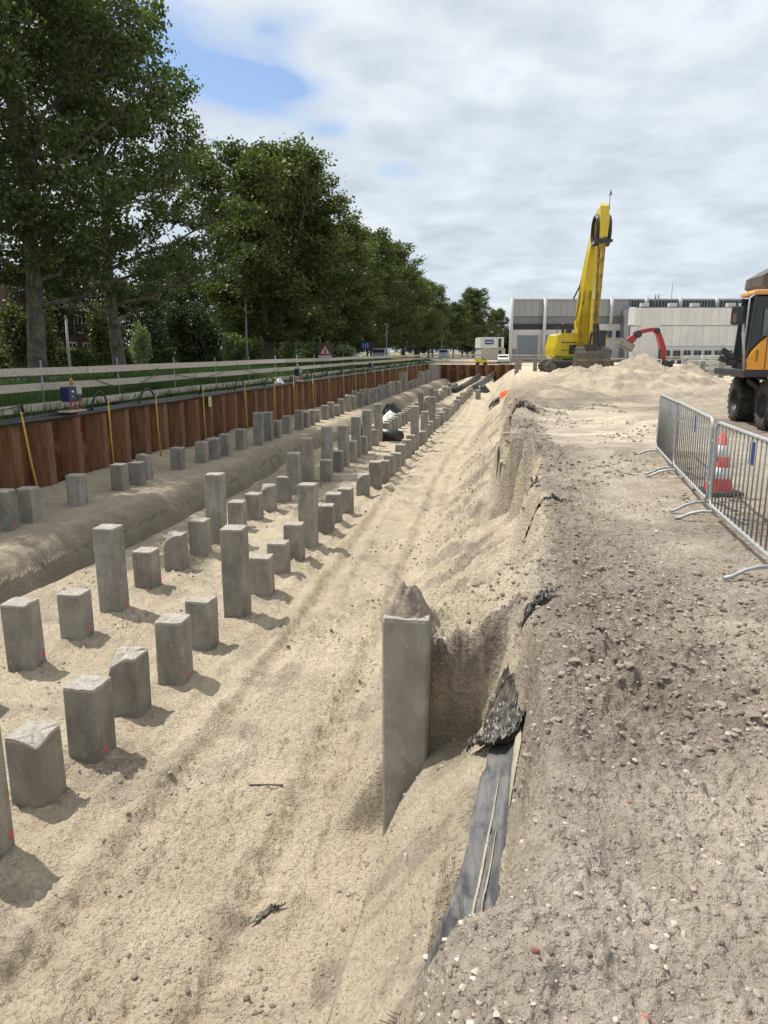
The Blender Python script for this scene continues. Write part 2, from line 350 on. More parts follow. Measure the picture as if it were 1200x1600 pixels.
ROWD = [(-9.84, 12.35, .81, 0), (-9.86, 13.11, .72, 0), (-9.84, 14.79, .72, 0), (-9.85, 16.67, .68, 0), (-9.83, 17.5, .61, 0), (-10.05, 18.35, .69, 0), (-9.84, 19.95, .68, 0), (-9.81, 21.6, .65, 0), (-9.73, 22.4, .67, 0),
        (-9.72, 23.3, .71, 0), (-9.70, 24.79, .73, 0), (-9.58, 26.3, 1.2, 0), (-9.61, 27.53, 1.12, 0), (-9.61, 28.41, .7, 0), (-9.66, 30.07, .76, 0), (-9.58, 31.67, .88, 0), (-9.58, 32.7, .73, 0), (-9.6, 33.7, .66, 0),
        (-9.75, 35.2, .63, 0), (-9.7, 36.7, .76, 0), (-9.62, 37.7, .8, 0), (-9.58, 38.8, .61, 0), (-9.66, 40.2, .89, 0), (-9.67, 42.0, 1.0, 0)]
PILES = [(a+.165, b+.165) for a, b, _, _ in ROWA+ROWB if b < 17]      # the sand is scuffed up round their feet
def height(X, Y, masks=False):
    X = np.asarray(X, float); Y = np.asarray(Y, float)
    w1 = fbm(X*0, Y, .9, 3, 3)*.16+fbm(X, Y, 3.7, 3, 5)*.07
    w1 = w1+((_h(np.floor(Y/.83+.25*vn(X*2, Y*0, 6)), X*0, 7)-.5)*.42+(_h(np.floor(Y/.31), X*0, 8)-.5)*.12)*ss(9.0, 9.6, Y)*ss(60, 30, Y)
    Xe = np.interp(Y, [5.2, 5.35, 6.4, 7.2, 9.4, 11, 13.3, 13.42, 16.2, 16.3, 20, 20.1, 28, 45, 97], [.12, .14, .22, .38, .42, .34, .30, -.08, -.02, -.14, -.12, .02, -.05, .1, .5])+w1*np.where(Y < 6, .2, 1)
    Xt = np.interp(Y, [0, 5.2, 9, 12, 18, 27, 46, 66, 97], [-1.4, -1.35, -1.6, -1.7, -1.75, -1.85, -2.2, -2.5, -2.8])+fbm(X*0, Y, .5, 2, 9)*.12
    t = np.clip((X-Xt)/(Xe-Xt), 0, 1)
    k = np.interp(Y, [5.2, 6.2, 7.6, 9.2, 12, 19, 25, 60], [.1, .1, .2, .7, 1.0, 1.0, .7, .2])
    cl = np.where(t < .86, .52*(t/.86)**1.15, .52+.48*ss(.86, 1, t))
    sm = ss(0, 1, t)*.5+t*.5
    bank = -.03+fbm(X, Y, .35, 3, 21)*.05
    s = PIT+(bank-PIT)*(sm*(1-k)+cl*k)
    s = s+bump(X, Y, -.9, 8.0, .5, .9, .12)
    shelf = -.50+.36*ss(-.5, .12, X)+.05*fbm(X, Y, 5, 4, 30)
    sw = ss(-.74, -.60, X)*ss(6.9, 6.1, Y); s = s*(1-sw)+np.maximum(s, shelf)*sw
    # gully of the slope and slumps
    on = np.clip(t*(1-t)*4, 0, 1)
    s = s+on*(fbm(X, Y, 1.1, 6, 31, .6, True)*.24+fbm(X, Y, 4.5, 5, 33, .68)*.16+np.maximum(fbm(X, Y, 7, 4, 34, .6)-.02, 0)*.20*ss(-.3, .2, fbm(X, Y, 1.2, 3, 32)))
    tb = table(X, Y)+(fbm(X, Y, 3.2, 5, 35, .6)*.045+np.maximum(fbm(X, Y, 12, 4, 36, .6)-.05, 0)*.035*ss(-.35, .2, fbm(X, Y, 1.5, 3, 37)))*ss(-1.6, -1.0, X)
    q = ss(5.2, 5.34, Y+fbm(X, Y, 2.5, 3, 77)*.05)
    rgt = (X > -1.6)
    s = np.where(rgt, tb*(1-q)+s*q, s)
    # pit floor relief
    rgh = .45+.9*ss(-.15, .4, fbm(X, Y, .7, 3, 46))
    fl = PIT+fbm(X, Y, .45, 3, 41)*.06+fbm(X, Y, 2.4, 5, 43, .6)*.055*rgh+fbm(X, Y, 8, 4, 45, .62, True)*.026*rgh+np.maximum(fbm(X, Y, 15, 3, 48, .6)-.22, 0)*.10*rgh
    cen = -2.55+np.sin(Y*.16+.6)*.28
    wob = X+np.sin(Y*.16+.6)*-.28
    band = np.exp(-((wob+2.6)/1.0)**2)
    fl = fl+band*(fbm(wob*1.0, Y*.10, 5.5, 4, 47, .6, True)*.030+fbm(wob, Y*.25, 11, 3, 49, .6, True)*.012)
    for off, dp in ((-.62, .08), (.62, .085), (-1.0, .045), (.95, .045)):
        d = X-(cen+off); g = np.exp(-(d/.13)**2); r = np.exp(-((np.abs(d)-.24)/.08)**2)
        lug = .5+.5*np.sign(np.sin(Y*26+np.abs(d)*14))
        fl = fl-dp*g*(.7+.3*lug)+.042*r*(.3+1.2*vn(X*8, Y*8, 51))
    fl = fl+.9*np.interp(Y, [0, 66, 84, 97], [0, 0, .25, .9])*ss(-8.2, -5, X)
    pit = np.where(X > Xt, s, fl)
    bl = ss(-.25, .12, X-Xt); pit = np.where(X > Xt-.25, fl*(1-bl)+np.maximum(s, fl-.02)*bl, pit)
    pit = np.where(X > Xt+.14, s, pit)
    # bench on the left with its rounded shoulder and the ditch at its foot
    be = -8.28+fbm(X*0, Y, .35, 3, 61)*.22+np.interp(Y, [8, 20, 26, 32, 60, 97], [-.05, .35, -.25, .1, 0, 0])
    d = X-be
    bn = BENCH+fbm(X, Y, .6, 4, 63)*.05+fbm(X, Y, 4, 4, 65)*.022
    bn = bn+.30*np.exp(-((X+11.25)/.42)**2)*(.2+.9*vn(X*0, Y*.8, 66))
    sh = np.where(d < -.75, 0, -.34*((d+.75)/.75)**2.2*(d < 0))
    lip = fbm(X, Y, 2.2, 6, 67, .65, True)*.11*np.exp(-((d+.25)/.38)**2)
    left = bn+np.where(d < 0, sh, 0)+lip
    ditch = PIT-.30*np.exp(-((d-.22)/.26)**2)+.05*np.exp(-((d-.55)/.2)**2)
    wdrop = ss(-.16, .22, d)
    lf = left*(1-wdrop)+(ditch+fbm(X, Y, 3, 4, 69)*.02)*wdrop
    z = np.where(X < be+.9, lf*(1-ss(.35, .85, d))+pit*ss(.35, .85, d), pit)
    # high ground: roadside left of the wall, the working platform right of the edge
    z = np.where(X < -11.78, .0+fbm(X, Y, .3, 3, 71)*.06-.15*np.exp(-((X+13.2)/1.)**2), z)
    inb = X > Xe
    hi = bank+fbm(X, Y, 1.1, 4, 81)*.04
    rough = np.clip(ss(1.5, .25, X)*ss(2.5, 4, Y)+.35, 0, 1)*ss(60, 30, Y)
    hard = ss(.35, .9, X)*ss(13.2, 14.2, Y+fbm(X, Y, 1, 2, 83)*.8)*ss(23.5, 22, Y)*ss(4.0, 2.9, X+fbm(X, Y, .8, 2, 84)*.7)
    rough = rough*(1-.85*hard)
    cl2 = ss(-.25, .3, fbm(X, Y, .9, 3, 82)+ss(2.0, .4, X)*.25-.1)
    hi = hi+rough*(fbm(X, Y, 1.7, 6, 85, .68)*.125+np.maximum(fbm(X, Y, 9, 4, 87, .65)-.02, 0)*.085*cl2*ss(22, 12, Y)+fbm(X, Y, 7, 4, 86, .65, True)*.03)
    hi = hi+rough*ss(9, 4, Y)*(fbm(X, Y, 26, 3, 88, .65)*.016+np.maximum(fbm(X, Y, 19, 2, 80)-.25, 0)*.05)
    hi = hi+.16*np.exp(-((Y-12.4-.25*np.sin(X*2))/.55)**2)*ss(-.1, .3, X)*ss(3, 1.6, X)*(.4+.8*vn(X*4, Y*4, 89))
    hi = hi+bump(X, Y, .25, 13.6, .45, 1.6, .16)+bump(X, Y, .1, 17, .4, 1.2, .22)+bump(X, Y, .2, 21.5, .6, 1.4, .35)
    hi = hi+bump(X, Y, 3.1, 17.5, .7, 2.4, .28)*(.6+.6*vn(X*3, Y*3, 90))
    # sand heaps
    big = fbm(X, Y, .5, 5, 91, .55)
    gr = 1+.5*big+fbm(X, Y, 1.6, 5, 93, .65)*.35
    heap = bump(X, Y, 5.2, 34, 3.6, 4.2, .85, 1.3)+bump(X, Y, 8.2, 38, 1.3, 2.6, .72, 1.1)+bump(X, Y, 2.0, 35, 2.4, 5, .3)
    heap = heap+bump(X, Y, 7.6, 49, 2.0, 3, 1.35)+bump(X, Y, 1.2, 29, 1.5, 3, .28)+bump(X, Y, 4, 27, 4, 1.2, .18)+bump(X, Y, 7.3, 27, 1.7, 1.6, .45)
    heap = heap+bump(X, Y, 1.6, 48, 2.4, 8, .08)
    hi = hi+heap*gr*.95+.13*ss(.08, .4, heap)*fbm(X, Y, 2.2, 5, 95, .65, True)
    rut = np.exp(-((X-4.3-.05*Y)/.22)**2)+np.exp(-((X-6.2-.03*Y)/.25)**2)
    hi = hi-.035*rut*ss(26, 20, Y)
    zb = np.where(inb & (q > .5), hi, z)
    q2 = ss(-.02, .1, X-Xe)
    zb = np.where((q > .5) & inb, np.maximum(z, -.3)*(1-q2)+hi*q2, z)
    near = (q <= .5)
    qb = ss(.2, .5, X)
    z = np.where(near & (X > .2), tb*(1-qb)+hi*qb, np.where(near, z, zb))
    extra = ss(-.6, -.1, X)*near*ss(.32, .1, np.abs(X-.0)) * 0
    # sparse lumps on the near rim of the bank
    rim = near*ss(-.5, -.2, z)*ss(-2, 0, X)
    z = z+rim*(np.maximum(fbm(X, Y, 9, 4, 97, .65), -.2)*.05+fbm(X, Y, 28, 3, 98, .6)*.018)
    for (px_, py_) in PILES:
        m_ = (np.abs(X-px_) < .65) & (np.abs(Y-py_) < .65)
        if m_.any():
            xx_, yy_ = X[m_], Y[m_]; r_ = np.maximum(np.abs(xx_-px_), np.abs(yy_-py_))*.6+np.hypot(xx_-px_, yy_-py_)*.4
            z[m_] += np.exp(-((r_-.22)/.07)**2)*(.005+.075*np.maximum(vn(xx_*5, yy_*5, 55)-.25, 0))+np.exp(-((r_-.36)/.10)**2)*fbm(xx_, yy_, 9, 3, 56)*.03
    z = np.where(Y > YEND, -.0+fbm(X, Y, .2, 3, 99)*.05, z)
    far = np.hypot(X, Y); z = np.where((far > 130), -.05, z)
    if not masks: return z
    lump = fbm(X, Y, .8, 4, 101)
    onb = ((X > Xe) & ~near) | (near & (z > -.34-.1*fbm(X, Y, 4, 3, 115)) & (X > -.75)) | (near & (X > .13))
    soil = np.where(onb, ss(-.25, .35, lump+np.interp(Y, [1, 3, 5, 10, 12, 14, 24, 28, 40], [-.75, -.1, .4, .4, .6, .1, .3, 0, -.4])+ss(2.2, .6, X)*.35-ss(2.5, 3.5, X)*.2), 0)
    grav = np.where(onb, 1, 0)*ss(26, 18, Y)
    grav = np.maximum(grav, .8*ss(3.5, 5.5, X)*ss(34, 26, Y))
    soil = soil*ss(38, 26, Y)+.9*ss(3.6, 5, X)*ss(14, 17, Y)*ss(30, 24, Y)*ss(.8, -.1, lump)
    soil = np.maximum(soil, ss(.06, .3, heap)*ss(-.15, .25, fbm(X, Y, .7, 5, 104, .6)+.25*ss(33, 27, Y))*.75)
    dk = ss(-.1, .2, X-np.interp(Y, [4, 5.6, 9, 12], [.0, .30, .38, .1]))*ss(1.5, .7, X+fbm(X, Y, 1.3, 4, 122, .6)*.8)*ss(2.6, 3.8, Y)*ss(13, 9, Y)*(X > -.1); soil = np.maximum(soil, dk*.85*ss(-.45, .1, fbm(X, Y, 2.2, 5, 123, .65)))
    soil = np.maximum(soil, sw*ss(-.95, -.7, z)*ss(5.3, 5.2, Y)*0+ss(-.7, -.6, X)*(np.abs(Y-5.27) < .12)*ss(-.95, -.65, z)*(X < .1))
    soil = np.clip(soil, 0, 1)*(1-hard)
    slope = np.clip(on*ss(5.2, 7, Y), 0, 1)*(X < Xe)
    soil = np.maximum(soil, slope*ss(-.12, .22, fbm(X, Y, 1.7, 4, 103)+.12*(t-.5))*.85)
    lo = ss(-2.0, -2.12, z)*(X < -1)
    soil = np.maximum(soil, lo*ss(.18, .45, fbm(X, Y, 1.5, 5, 105, .6))*.5); soil = np.maximum(soil, near*ss(.1, .4, fbm(X, Y, 3.5, 4, 117))*(z < -.3)*(X > -1.1)*.6)
    pale = hard*ss(-.3, .2, fbm(X, Y*2.4, .9, 4, 107))+np.where((t > .55) & (t < 1) & (Y > 5.4), .55*ss(0, .3, fbm(X, Y, 2.1, 4, 109)), 0)
    pth = np.exp(-((X-1.55-.25*np.sin(Y*.5))/.42)**2)*ss(2, 4, Y)*ss(26, 16, Y)*(X > Xe); pale = np.maximum(pale, pth*.45*ss(-.3, .3, fbm(X, Y, 1.6, 5, 119))); soil = soil*(1-.5*pth)
    pale = np.maximum(pale, ss(-.1, .3, fbm(X, Y, .7, 5, 120, .6)+ss(1.0, 2.2, X)*.15)*.42*grav*(1-dk))
    pale = np.maximum(pale, ss(.15, .5, heap)*.12); pale = np.maximum(pale, ss(45, 62, Y)*ss(-3, 1, X)*.6)
    dark_sand = ss(-.9, -.1, d)*ss(.75, .35, d)*(.75+.25*vn(X*3, Y*3, 111))*(Y < YEND); dark_sand = np.maximum(dark_sand, (d < 0)*(X > -11.4)*.3*(Y < YEND)*(.6+.5*vn(X*.8, Y*.8, 112)))  # darker sand: damp in the ditch, a darker tone also on bench and shoulder
    dark_sand = np.maximum(dark_sand, np.where((X > -7.6) & (X < -4.8), .35*ss(-.1, .3, fbm(X, Y, .7, 3, 113)), 0))
    dark_sand = np.maximum(dark_sand, near*ss(-.6, -.45, X)*ss(-.95, -1.1, z)*ss(4.2, 4.9, Y)*.7)  # darker sand low in the hollow beside the tallest pile
    grass = ss(-11.3, -11.6, X)*ss(-20.6, -20.2, X)*(Y < 140)
    farm = ss(150, 220, far)
    return z, soil, grav, pale, dark_sand, grass, farm
def build_ground():
    rr = np.concatenate([np.geomspace(.55, 120, 930), np.geomspace(123, 6000, 40)])
    axis = math.pi/2+YAW
    a_in = np.linspace(-R(39), R(39), 600); a_out = np.linspace(R(39), 2*math.pi-R(39), 72)[1:-1]
    ang = axis-np.concatenate([a_in, a_out])
    na, nr = len(ang), len(rr)
    Xg = rr[:, None]*np.cos(ang)[None]; Yg = rr[:, None]*np.sin(ang)[None]
    z, *ms = height(Xg.ravel(), Yg.ravel(), True)
    v = np.stack([Xg.ravel(), Yg.ravel(), z], 1); v = np.vstack([v, [[0, 0, 0]]])
    i = np.arange(nr-1)[:, None]*na; j = np.arange(na)[None]; j2 = (j+1) % na
    q = np.stack([i+j, i+j2, i+na+j2, i+na+j], -1).reshape(-1, 4)
    c = len(v)-1; jj = np.arange(na); tri = np.stack([np.full(na, c), (jj+1) % na, jj, jj], 1)
    me = np_mesh('ground', v, q[:, ::-1], 4, M_ground, True)
    for nm, a in zip(('soil', 'grav', 'pale', 'dark_sand', 'grass', 'far'), ms):
        fattr(me, nm, np.append(a, 0))
    o = link('ground', me); tag(o, kind='structure')
    return o
build_ground()
def hz(x, y): return float(height(np.array([x]), np.array([y]))[0])
# ---------------------------------------------------------------- concrete piles
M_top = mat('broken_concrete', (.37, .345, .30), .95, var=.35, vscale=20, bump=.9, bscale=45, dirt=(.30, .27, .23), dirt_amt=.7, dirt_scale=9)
def pile_mesh(h, s, seed, chip=1.0, under=.5, brk=None):
    rg = random.Random(seed); me = bpy.data.meshes.new('pile')
    c = .018; hs = s/2
    base = []
    for (sx, sy) in ((-1, -1), (1, -1), (1, 1), (-1, 1)):
        a = (sx*hs, sy*(hs-c)) if sx*sy > 0 else (sx*(hs-c), sy*hs)
        b = (sx*(hs-c), sy*hs) if sx*sy > 0 else (sx*hs, sy*(hs-c))
        base += [a, b]
    ring = []
    for i in range(8):
        p, q = base[i], base[(i+1) % 8]; ring.append(p)
        if i % 2 == 1:
            for k in (.25, .5, .75): ring.append((p[0]+(q[0]-p[0])*k, p[1]+(q[1]-p[1])*k))
    n = len(ring); vs = []; fs = []
    lean = (rg.uniform(-.012, .012), rg.uniform(-.012, .012))
    bc = brk if brk is not None else (rg.choice([(-1, -1), (1, -1), (1, 1), (-1, 1)]) if rg.random() < .22 else None)
    levels = [-under, 0, h*.3, h*.62, h-.16, h-.07, h-.028, h]
    for li, z in enumerate(levels):
        e = 0 if li < 4 else (li-3)/4
        for (x, y) in ring:
            zz = z; f = 1+rg.uniform(-.004, .004)
            if li >= 5: f -= rg.random()*.012*chip*e
            if li == 7: f -= .022; zz += rg.uniform(-.006, .005)*chip
            if bc:
                dd_ = math.hypot(x-bc[0]*hs, y-bc[1]*hs)/s
                k = max(0, 1-dd_/.62)*e
                zz -= k*.07*chip; f -= k*.16*chip
            vs.append((x*f+lean[0]*max(z, 0), y*f+lean[1]*max(z, 0), zz))
    m = len(levels)
    for i in range(m-1):
        for k in range(n): fs.append((i*n+k, i*n+(k+1) % n, (i+1)*n+(k+1) % n, (i+1)*n+k))
    ns = len(fs); last = (m-1)*n
    pr = last
    for sc_, dz in ((.78, .003), (.40, .004)):
        st = len(vs)
        for k in range(n):
            x, y, z = vs[last+k]
            vs.append((x*sc_+rg.uniform(-.01, .01), y*sc_+rg.uniform(-.01, .01), z*sc_+(h-.012)*(1-sc_)+dz+rg.uniform(-.005, .005)*chip))
        for k in range(n): fs.append((pr+k, pr+(k+1) % n, st+(k+1) % n, st+k))
        pr = st
    vs.append((0, 0, h-.006)); fs += [(pr+k, pr+(k+1) % n, len(vs)-1) for k in range(n)]
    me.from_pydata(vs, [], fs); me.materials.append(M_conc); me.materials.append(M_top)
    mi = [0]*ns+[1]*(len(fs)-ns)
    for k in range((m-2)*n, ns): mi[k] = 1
    me.polygons.foreach_set('material_index', mi); me.update(); return me
def paint_mesh(seed):
    rg = random.Random(seed); n = 9; w = .045; h = .075
    out = [(.5*w*math.cos(2*math.pi*k/n)*rg.uniform(.6, 1.2), .5*h*math.sin(2*math.pi*k/n)*rg.uniform(.6, 1.3)) for k in range(n)]
    b = MB(); b.prism(out, 0, .0025, 'x'); return b.mesh('paint_mark')
paints = [paint_mesh(k) for k in range(5)]
for p in paints: p.materials.append(M_pink)
ORD = ['nearest', 'second', 'third', 'fourth', 'fifth', 'sixth', 'seventh', 'eighth', 'ninth', 'tenth', 'eleventh', 'twelfth', 'thirteenth', 'fourteenth',
       'fifteenth', 'sixteenth', 'seventeenth', 'eighteenth', 'nineteenth', 'twentieth', 'twenty-first', 'twenty-second', 'twenty-third', 'twenty-fourth', 'twenty-fifth', 'twenty-sixth', 'twenty-seventh', 'twenty-eighth', 'twenty-ninth', 'thirtieth', 'thirty-first', 'thirty-second', 'thirty-third', 'thirty-fourth']
rg = random.Random(4)
y = 37.0
while y < 69: ROWA.append((-4.05+rg.uniform(-.06, .06), y, rg.uniform(.58, .72), 0)); y += rg.uniform(.98, 1.12)
ROWA += [(-3.15, 62.0, .75, 0), (-3.10, 60.9, .75, 0), (-3.12, 63.1, .75, 0)]
y = 43.6; k = 0
while y < 76:
    ROWB.append((-6.05+rg.uniform(-.08, .08), y, 1.35 if k in (3, 4, 9) else (1.0 if k in (12, 13, 18, 19, 24) else rg.uniform(.62, .78)), 0)); y += rg.uniform(.98, 1.15); k += 1
y = 43.1
while y < 95:
    h = 1.0 if y < 62 else 1.65 if y < 65.2 else .75 if y < 74 else 1.3 if y < 84 else 1.65
    ROWD.append((-9.7+rg.uniform(-.08, .08), y, h*rg.uniform(.88, 1.12), 0)); y += rg.uniform(.98, 1.12)
far_meshes = {}
SP = .33
rows = [('beside the sand track', ROWA, PIT, 'concrete piles in the row beside the sand track', 'right'),
        ('in the middle row', ROWB, PIT, 'concrete piles in the middle row by the ditch', 'middle'),
        ('on the bench by the rusty wall', ROWD, BENCH, 'concrete piles on the bench before the sheet wall', 'left')]
np_ = 0
for desc, row, base, grp, side in rows:
    row.sort(key=lambda r: r[1])
    for i, (x, y, h, bk) in enumerate(row):
        hc = 'tall' if h > 1.0 else 'short'; np_ += 1
        near = y < 32
        g0 = hz(x+SP/2, y+SP/2); hh = base+h-g0 if abs(g0-base) < .5 else h
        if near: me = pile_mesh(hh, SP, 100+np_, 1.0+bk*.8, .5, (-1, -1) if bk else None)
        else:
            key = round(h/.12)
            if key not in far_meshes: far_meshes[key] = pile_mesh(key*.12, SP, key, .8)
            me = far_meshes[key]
        if i < 30: lab = 'nearest %s grey concrete pile %s' % (hc, desc)
        elif side == 'right' and x > -3.3: lab = 'grey pile of the separate group of three right of its row, far end'
        else: lab = '%s grey concrete pile at crowded far end, %s' % (hc, desc)
        if i < 30 and i > 0: lab = '%s pile from the front %s, %s concrete' % (ORD[i], desc, hc)
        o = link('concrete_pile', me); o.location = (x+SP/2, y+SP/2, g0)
        o.rotation_euler = (0, 0, R(rg.gauss(0, 2.6)))
        tag(o, lab, 'pile', grp)
        if y < 26 and (base == PIT or y < 24) and rg.random() < .88:
            pk = link('paint_mark', paints[np_ % 5], o); pk.location = (SP/2*1.0-.001, rg.uniform(-.1, .12), rg.uniform(.07, .14)); pk.scale = (1, 1.0, 1.1)
# sand piled up round the pile feet (geometry of the ground is scuffed there)
def lump_mesh(name, rx, ry, h, seed, m, n=28, rough=.3, sharp=1.0, freq=8):
    a = np.linspace(0, 2*math.pi, 2*n, endpoint=False); r = np.linspace(0, 1, n)
    RR, AA = np.meshgrid(r, a, indexing='ij')
    k = 1+.18*(vn(np.cos(AA)*2+seed, np.sin(AA)*2, seed)-.5)*2
    X = RR*np.cos(AA)*rx*k; Y = RR*np.sin(AA)*ry*k
    prof = (1-RR)**sharp*(1-.0*RR); prof = prof*prof*(3-2*prof) if sharp <= 1 else prof
    Z = h*prof*(1+rough*fbm(X, Y, freq, 4, seed))+rough*h*.25*fbm(X, Y, freq*2.5, 3, seed+1)*(1-RR**4)-.05*RR**3
    v = np.stack([X.ravel(), Y.ravel(), Z.ravel()], 1); na = 2*n
    i = np.arange(n-1)[:, None]*na; j = np.arange(na)[None]; j2 = (j+1) % na
    q = np.stack([i+j, i+na+j, i+na+j2, i+j2], -1).reshape(-1, 4)
    return np_mesh(name, v, q, 4, m, True)
# ---------------------------------------------------------------- big pile at the edge
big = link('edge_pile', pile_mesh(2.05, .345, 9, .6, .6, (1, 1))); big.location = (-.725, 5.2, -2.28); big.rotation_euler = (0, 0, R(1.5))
tag(big, 'tallest concrete pile, standing at the broken edge of the bank with soil on top', 'pile')
M_soil = mat('soil', (.25, .205, .16), .95, var=.4, vscale=9, bump=1, bscale=60, dirt=(.48, .42, .34), dirt_amt=.5, dirt_scale=14)
o = link('soil_mound', lump_mesh('soil_mound', .20, .20, .265, 5, M_soil, 26, .35, 1.02, 14)); o.location = (-.722, 5.205, -.243)
tag(o, 'small pointed mound of brown soil heaped on the tallest pile', 'soil mound')
# partly buried piles in the cut face
for (x, y, zt, lab) in ((-.22, 13.6, -.30, 'pile just uncovered in the steep cut face, nearer one'), (-.2, 17.2, -.16, 'pile just uncovered in the steep cut face, farther one')):
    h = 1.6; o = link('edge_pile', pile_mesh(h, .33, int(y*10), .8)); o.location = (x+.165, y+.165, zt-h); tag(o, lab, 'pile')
# ---------------------------------------------------------------- sheet pile wall
wall = empty('sheet_pile_wall', (-11.3, 8, 0), 0, 'long wall of rust-brown steel sheet piles along the left of the pit', 'sheet pile wall')
M_rust2 = mat('paler_rusty_steel', (.15, .062, .026), .8, var=.4, vscale=2, bump=.4, bscale=30, dirt=(.23, .155, .085), dirt_amt=.55, dirt_scale=1.6, stretch=(5, 5, .7), rnd=.2)  # paler, tan-mottled rust for the outer and angled faces of each sheet
def sheet_mesh(P=1.25, top=.02, bot=-2.5):
    pf = [(0, -.30), (.62, -.30), (.80, .06), (1.06, .06), (P, -.30)]
    th = .012; v = []; f = []
    for z in (bot, top):
        for y_, x_ in pf: v.append((x_, y_, z))
        for y_, x_ in pf: v.append((x_-th, y_, z))
    n = len(pf)
    for k in range(n-1):
        f += [(k, k+1, 2*n+k+1, 2*n+k), (n+k+1, n+k, 3*n+k, 3*n+k+1), (2*n+k, 2*n+k+1, 3*n+k+1, 3*n+k)]
    me = bpy.data.meshes.new('sheet_pile'); me.from_pydata(v, [], f)
    bm = bmesh.new(); bm.from_mesh(me)
    # interlock ridge
    bm.to_mesh(me); bm.free(); me.materials.append(M_rust); me.materials.append(M_rust2)
    for q_ in me.polygons:
        if q_.center.y > .62: q_.material_index = 1
    return me
shm = sheet_mesh()
lockm = MB().box(-.33, -.27, -.02, .02, -2.5, .0).mesh('interlock'); lockm.materials.append(M_rust)
for k in range(72):
    o = link('sheet_pile', shm, wall); o.location = (0, k*1.25, rg.uniform(-.03, .02)); o.rotation_euler = (0, 0, R(rg.uniform(-.25, .25)))
    q = link('interlock', lockm, o)
xw = empty('sheet_pile_wall', (-11.3, YEND-.9, -.0), 0, 'low brown sheet pile wall closing the far end of the pit', 'sheet pile wall')
for k in range(19):
    o = link('sheet_pile', shm, xw); o.location = (1.25+k*1.25, 0, 0); o.rotation_euler = (0, 0, R(90)); o.scale = (-1, 1, 1)
# ---------------------------------------------------------------- guard rail of planks
M_post = mat('steel_post', (.17, .22, .25), .5, metal=.3, var=.2)
def fence(p0, p1, lab, post_d=3.8, zc=(.31, .78, 1.185), hh=(.2, .19, .19)):
    p0 = Vector(p0); p1 = Vector(p1); d = p1-p0; ln = d.length; a = math.atan2(d.y, d.x)
    root = empty('guard_rail', p0, a, lab, 'fence')
    pm = MB().tube([(0, 0, -.3), (0, 0, 1.47)], .024, 8).mesh('post'); pm.materials.append(M_post)
    cm = MB().box(-.045, .045, -.05, .05, -.04, .04).mesh('coupler'); cm.materials.append(M_post)
    s = 0
    while s < ln:
        o = link('post', pm, root); o.location = (s, .05, rg.uniform(-.05, .04)); o.rotation_euler = (R(rg.uniform(-1.5, 1.5)), R(rg.uniform(-1.5, 1.5)), 0)
        s += post_d
    for zi, z in enumerate(zc):
        s = -rg.uniform(0, 3); j = 0; hz_ = hh[zi]
        zo = 0
        pmh = MB().box(0, 4.9, -.014, .014, -hz_/2, hz_/2, bev=.004).mesh('plank'); pmh.materials.append(M_wood)
        while s < ln:
            o = link('plank', pmh, root); z2 = rg.uniform(-.02, .02)
            o.location = (s, -.012-.03*(j % 2), z+zo); o.rotation_euler = (R(rg.uniform(-2, 2)), -math.atan2(z2-zo, 4.7), 0); zo = z2
            s += 4.68; j += 1
    return root
fence((-11.92, 6, 0), (-11.92, YEND+1, 0), 'long three-plank grey wooden guard rail above the rusty sheet wall')
fence((-11.9, YEND+1.6, 0), (10, YEND+1.6, 0), 'three-plank guard rail across the far end of the pit')
# ---------------------------------------------------------------- well point drainage
def wavy(x, z, y0, y1, st, amp, seed):
    r_ = random.Random(seed); out = []; yy = y0
    while yy <= y1: out.append((x+r_.uniform(-amp, amp), yy, z+r_.uniform(-amp, amp)*.5)); yy += st
    return out
o = MB().tube(wavy(-11.42, .10, 6, 96, 1.5, .015, 1), .075, 12).build('header_pipe', M_black); tag(o, 'thick black header pipe lying along the top of the sheet wall', 'pipe')
o = MB().tube(wavy(-11.22, .075, 6, 96, 1.2, .03, 2), .055, 10).build('header_pipe', M_black); tag(o, 'thinner black pipe running beside the header pipe on the pit side', 'pipe')
o = MB().tube(wavy(-11.7, .05, 6, 70, 1.1, .05, 3), .03, 8).build('drain_hose', M_black); tag(o, 'thin black hose snaking behind the header pipes under the guard rail', 'hose')
WY = [15.19, 18.91, 21.69, 25.3, 29.52, 33.46, 36.53, 40.18, 43.78, 47.69]
while WY[-1] < 92: WY.append(WY[-1]+3.7)
def hose_pts(flip, w=.5, top=.50):
    P = []
    for k in range(13):
        t = k/12; P.append((-.02-.30*t, flip*w*(1-math.cos(math.pi*t))/2, .26+(top-.26)*math.sin(math.pi*t)-.16*t))
    return P
hm = [MB().tube(hose_pts(f, w, tp), .030, 8).mesh('hose') for f, w, tp in ((-1, .55, .62), (1, .45, .56), (-1, .35, .68))]
for h_ in hm: h_.materials.append(M_black)
tm = [MB().tube([(0, 0, .30), (.01+dx*.4, -.02, -.7), (.06+dx, -.05, -1.95)], .024, 8).mesh('tube') for dx in (.0, .03, .28)]
for h_ in tm: h_.materials.append(M_yel_tube)
em = MB().tube([(0, 0, .24), (0, 0, .33)], .034, 8).mesh('collar'); em.materials.append(M_yel_tube)
for i, y in enumerate([10.9]+WY):
    if i <= 16: lab = ('%s well point from the left edge, yellow tube and black hose hooked over the wall' % ORD[i-1].replace('nearest', 'first') if i else 'well point nearest the camera, outside the left edge of the photo')
    else: lab = 'distant yellow well point tube with black hose at far end of the wall'
    r0 = empty('well_point', (-11.05, y, 0), R(rg.uniform(-6, 6)), lab, 'well point', 'well points hooked over the sheet wall')
    link('tube', tm[2] if i == 1 else tm[i % 2], r0); link('hose', hm[i % 3], r0); link('collar', em, r0)
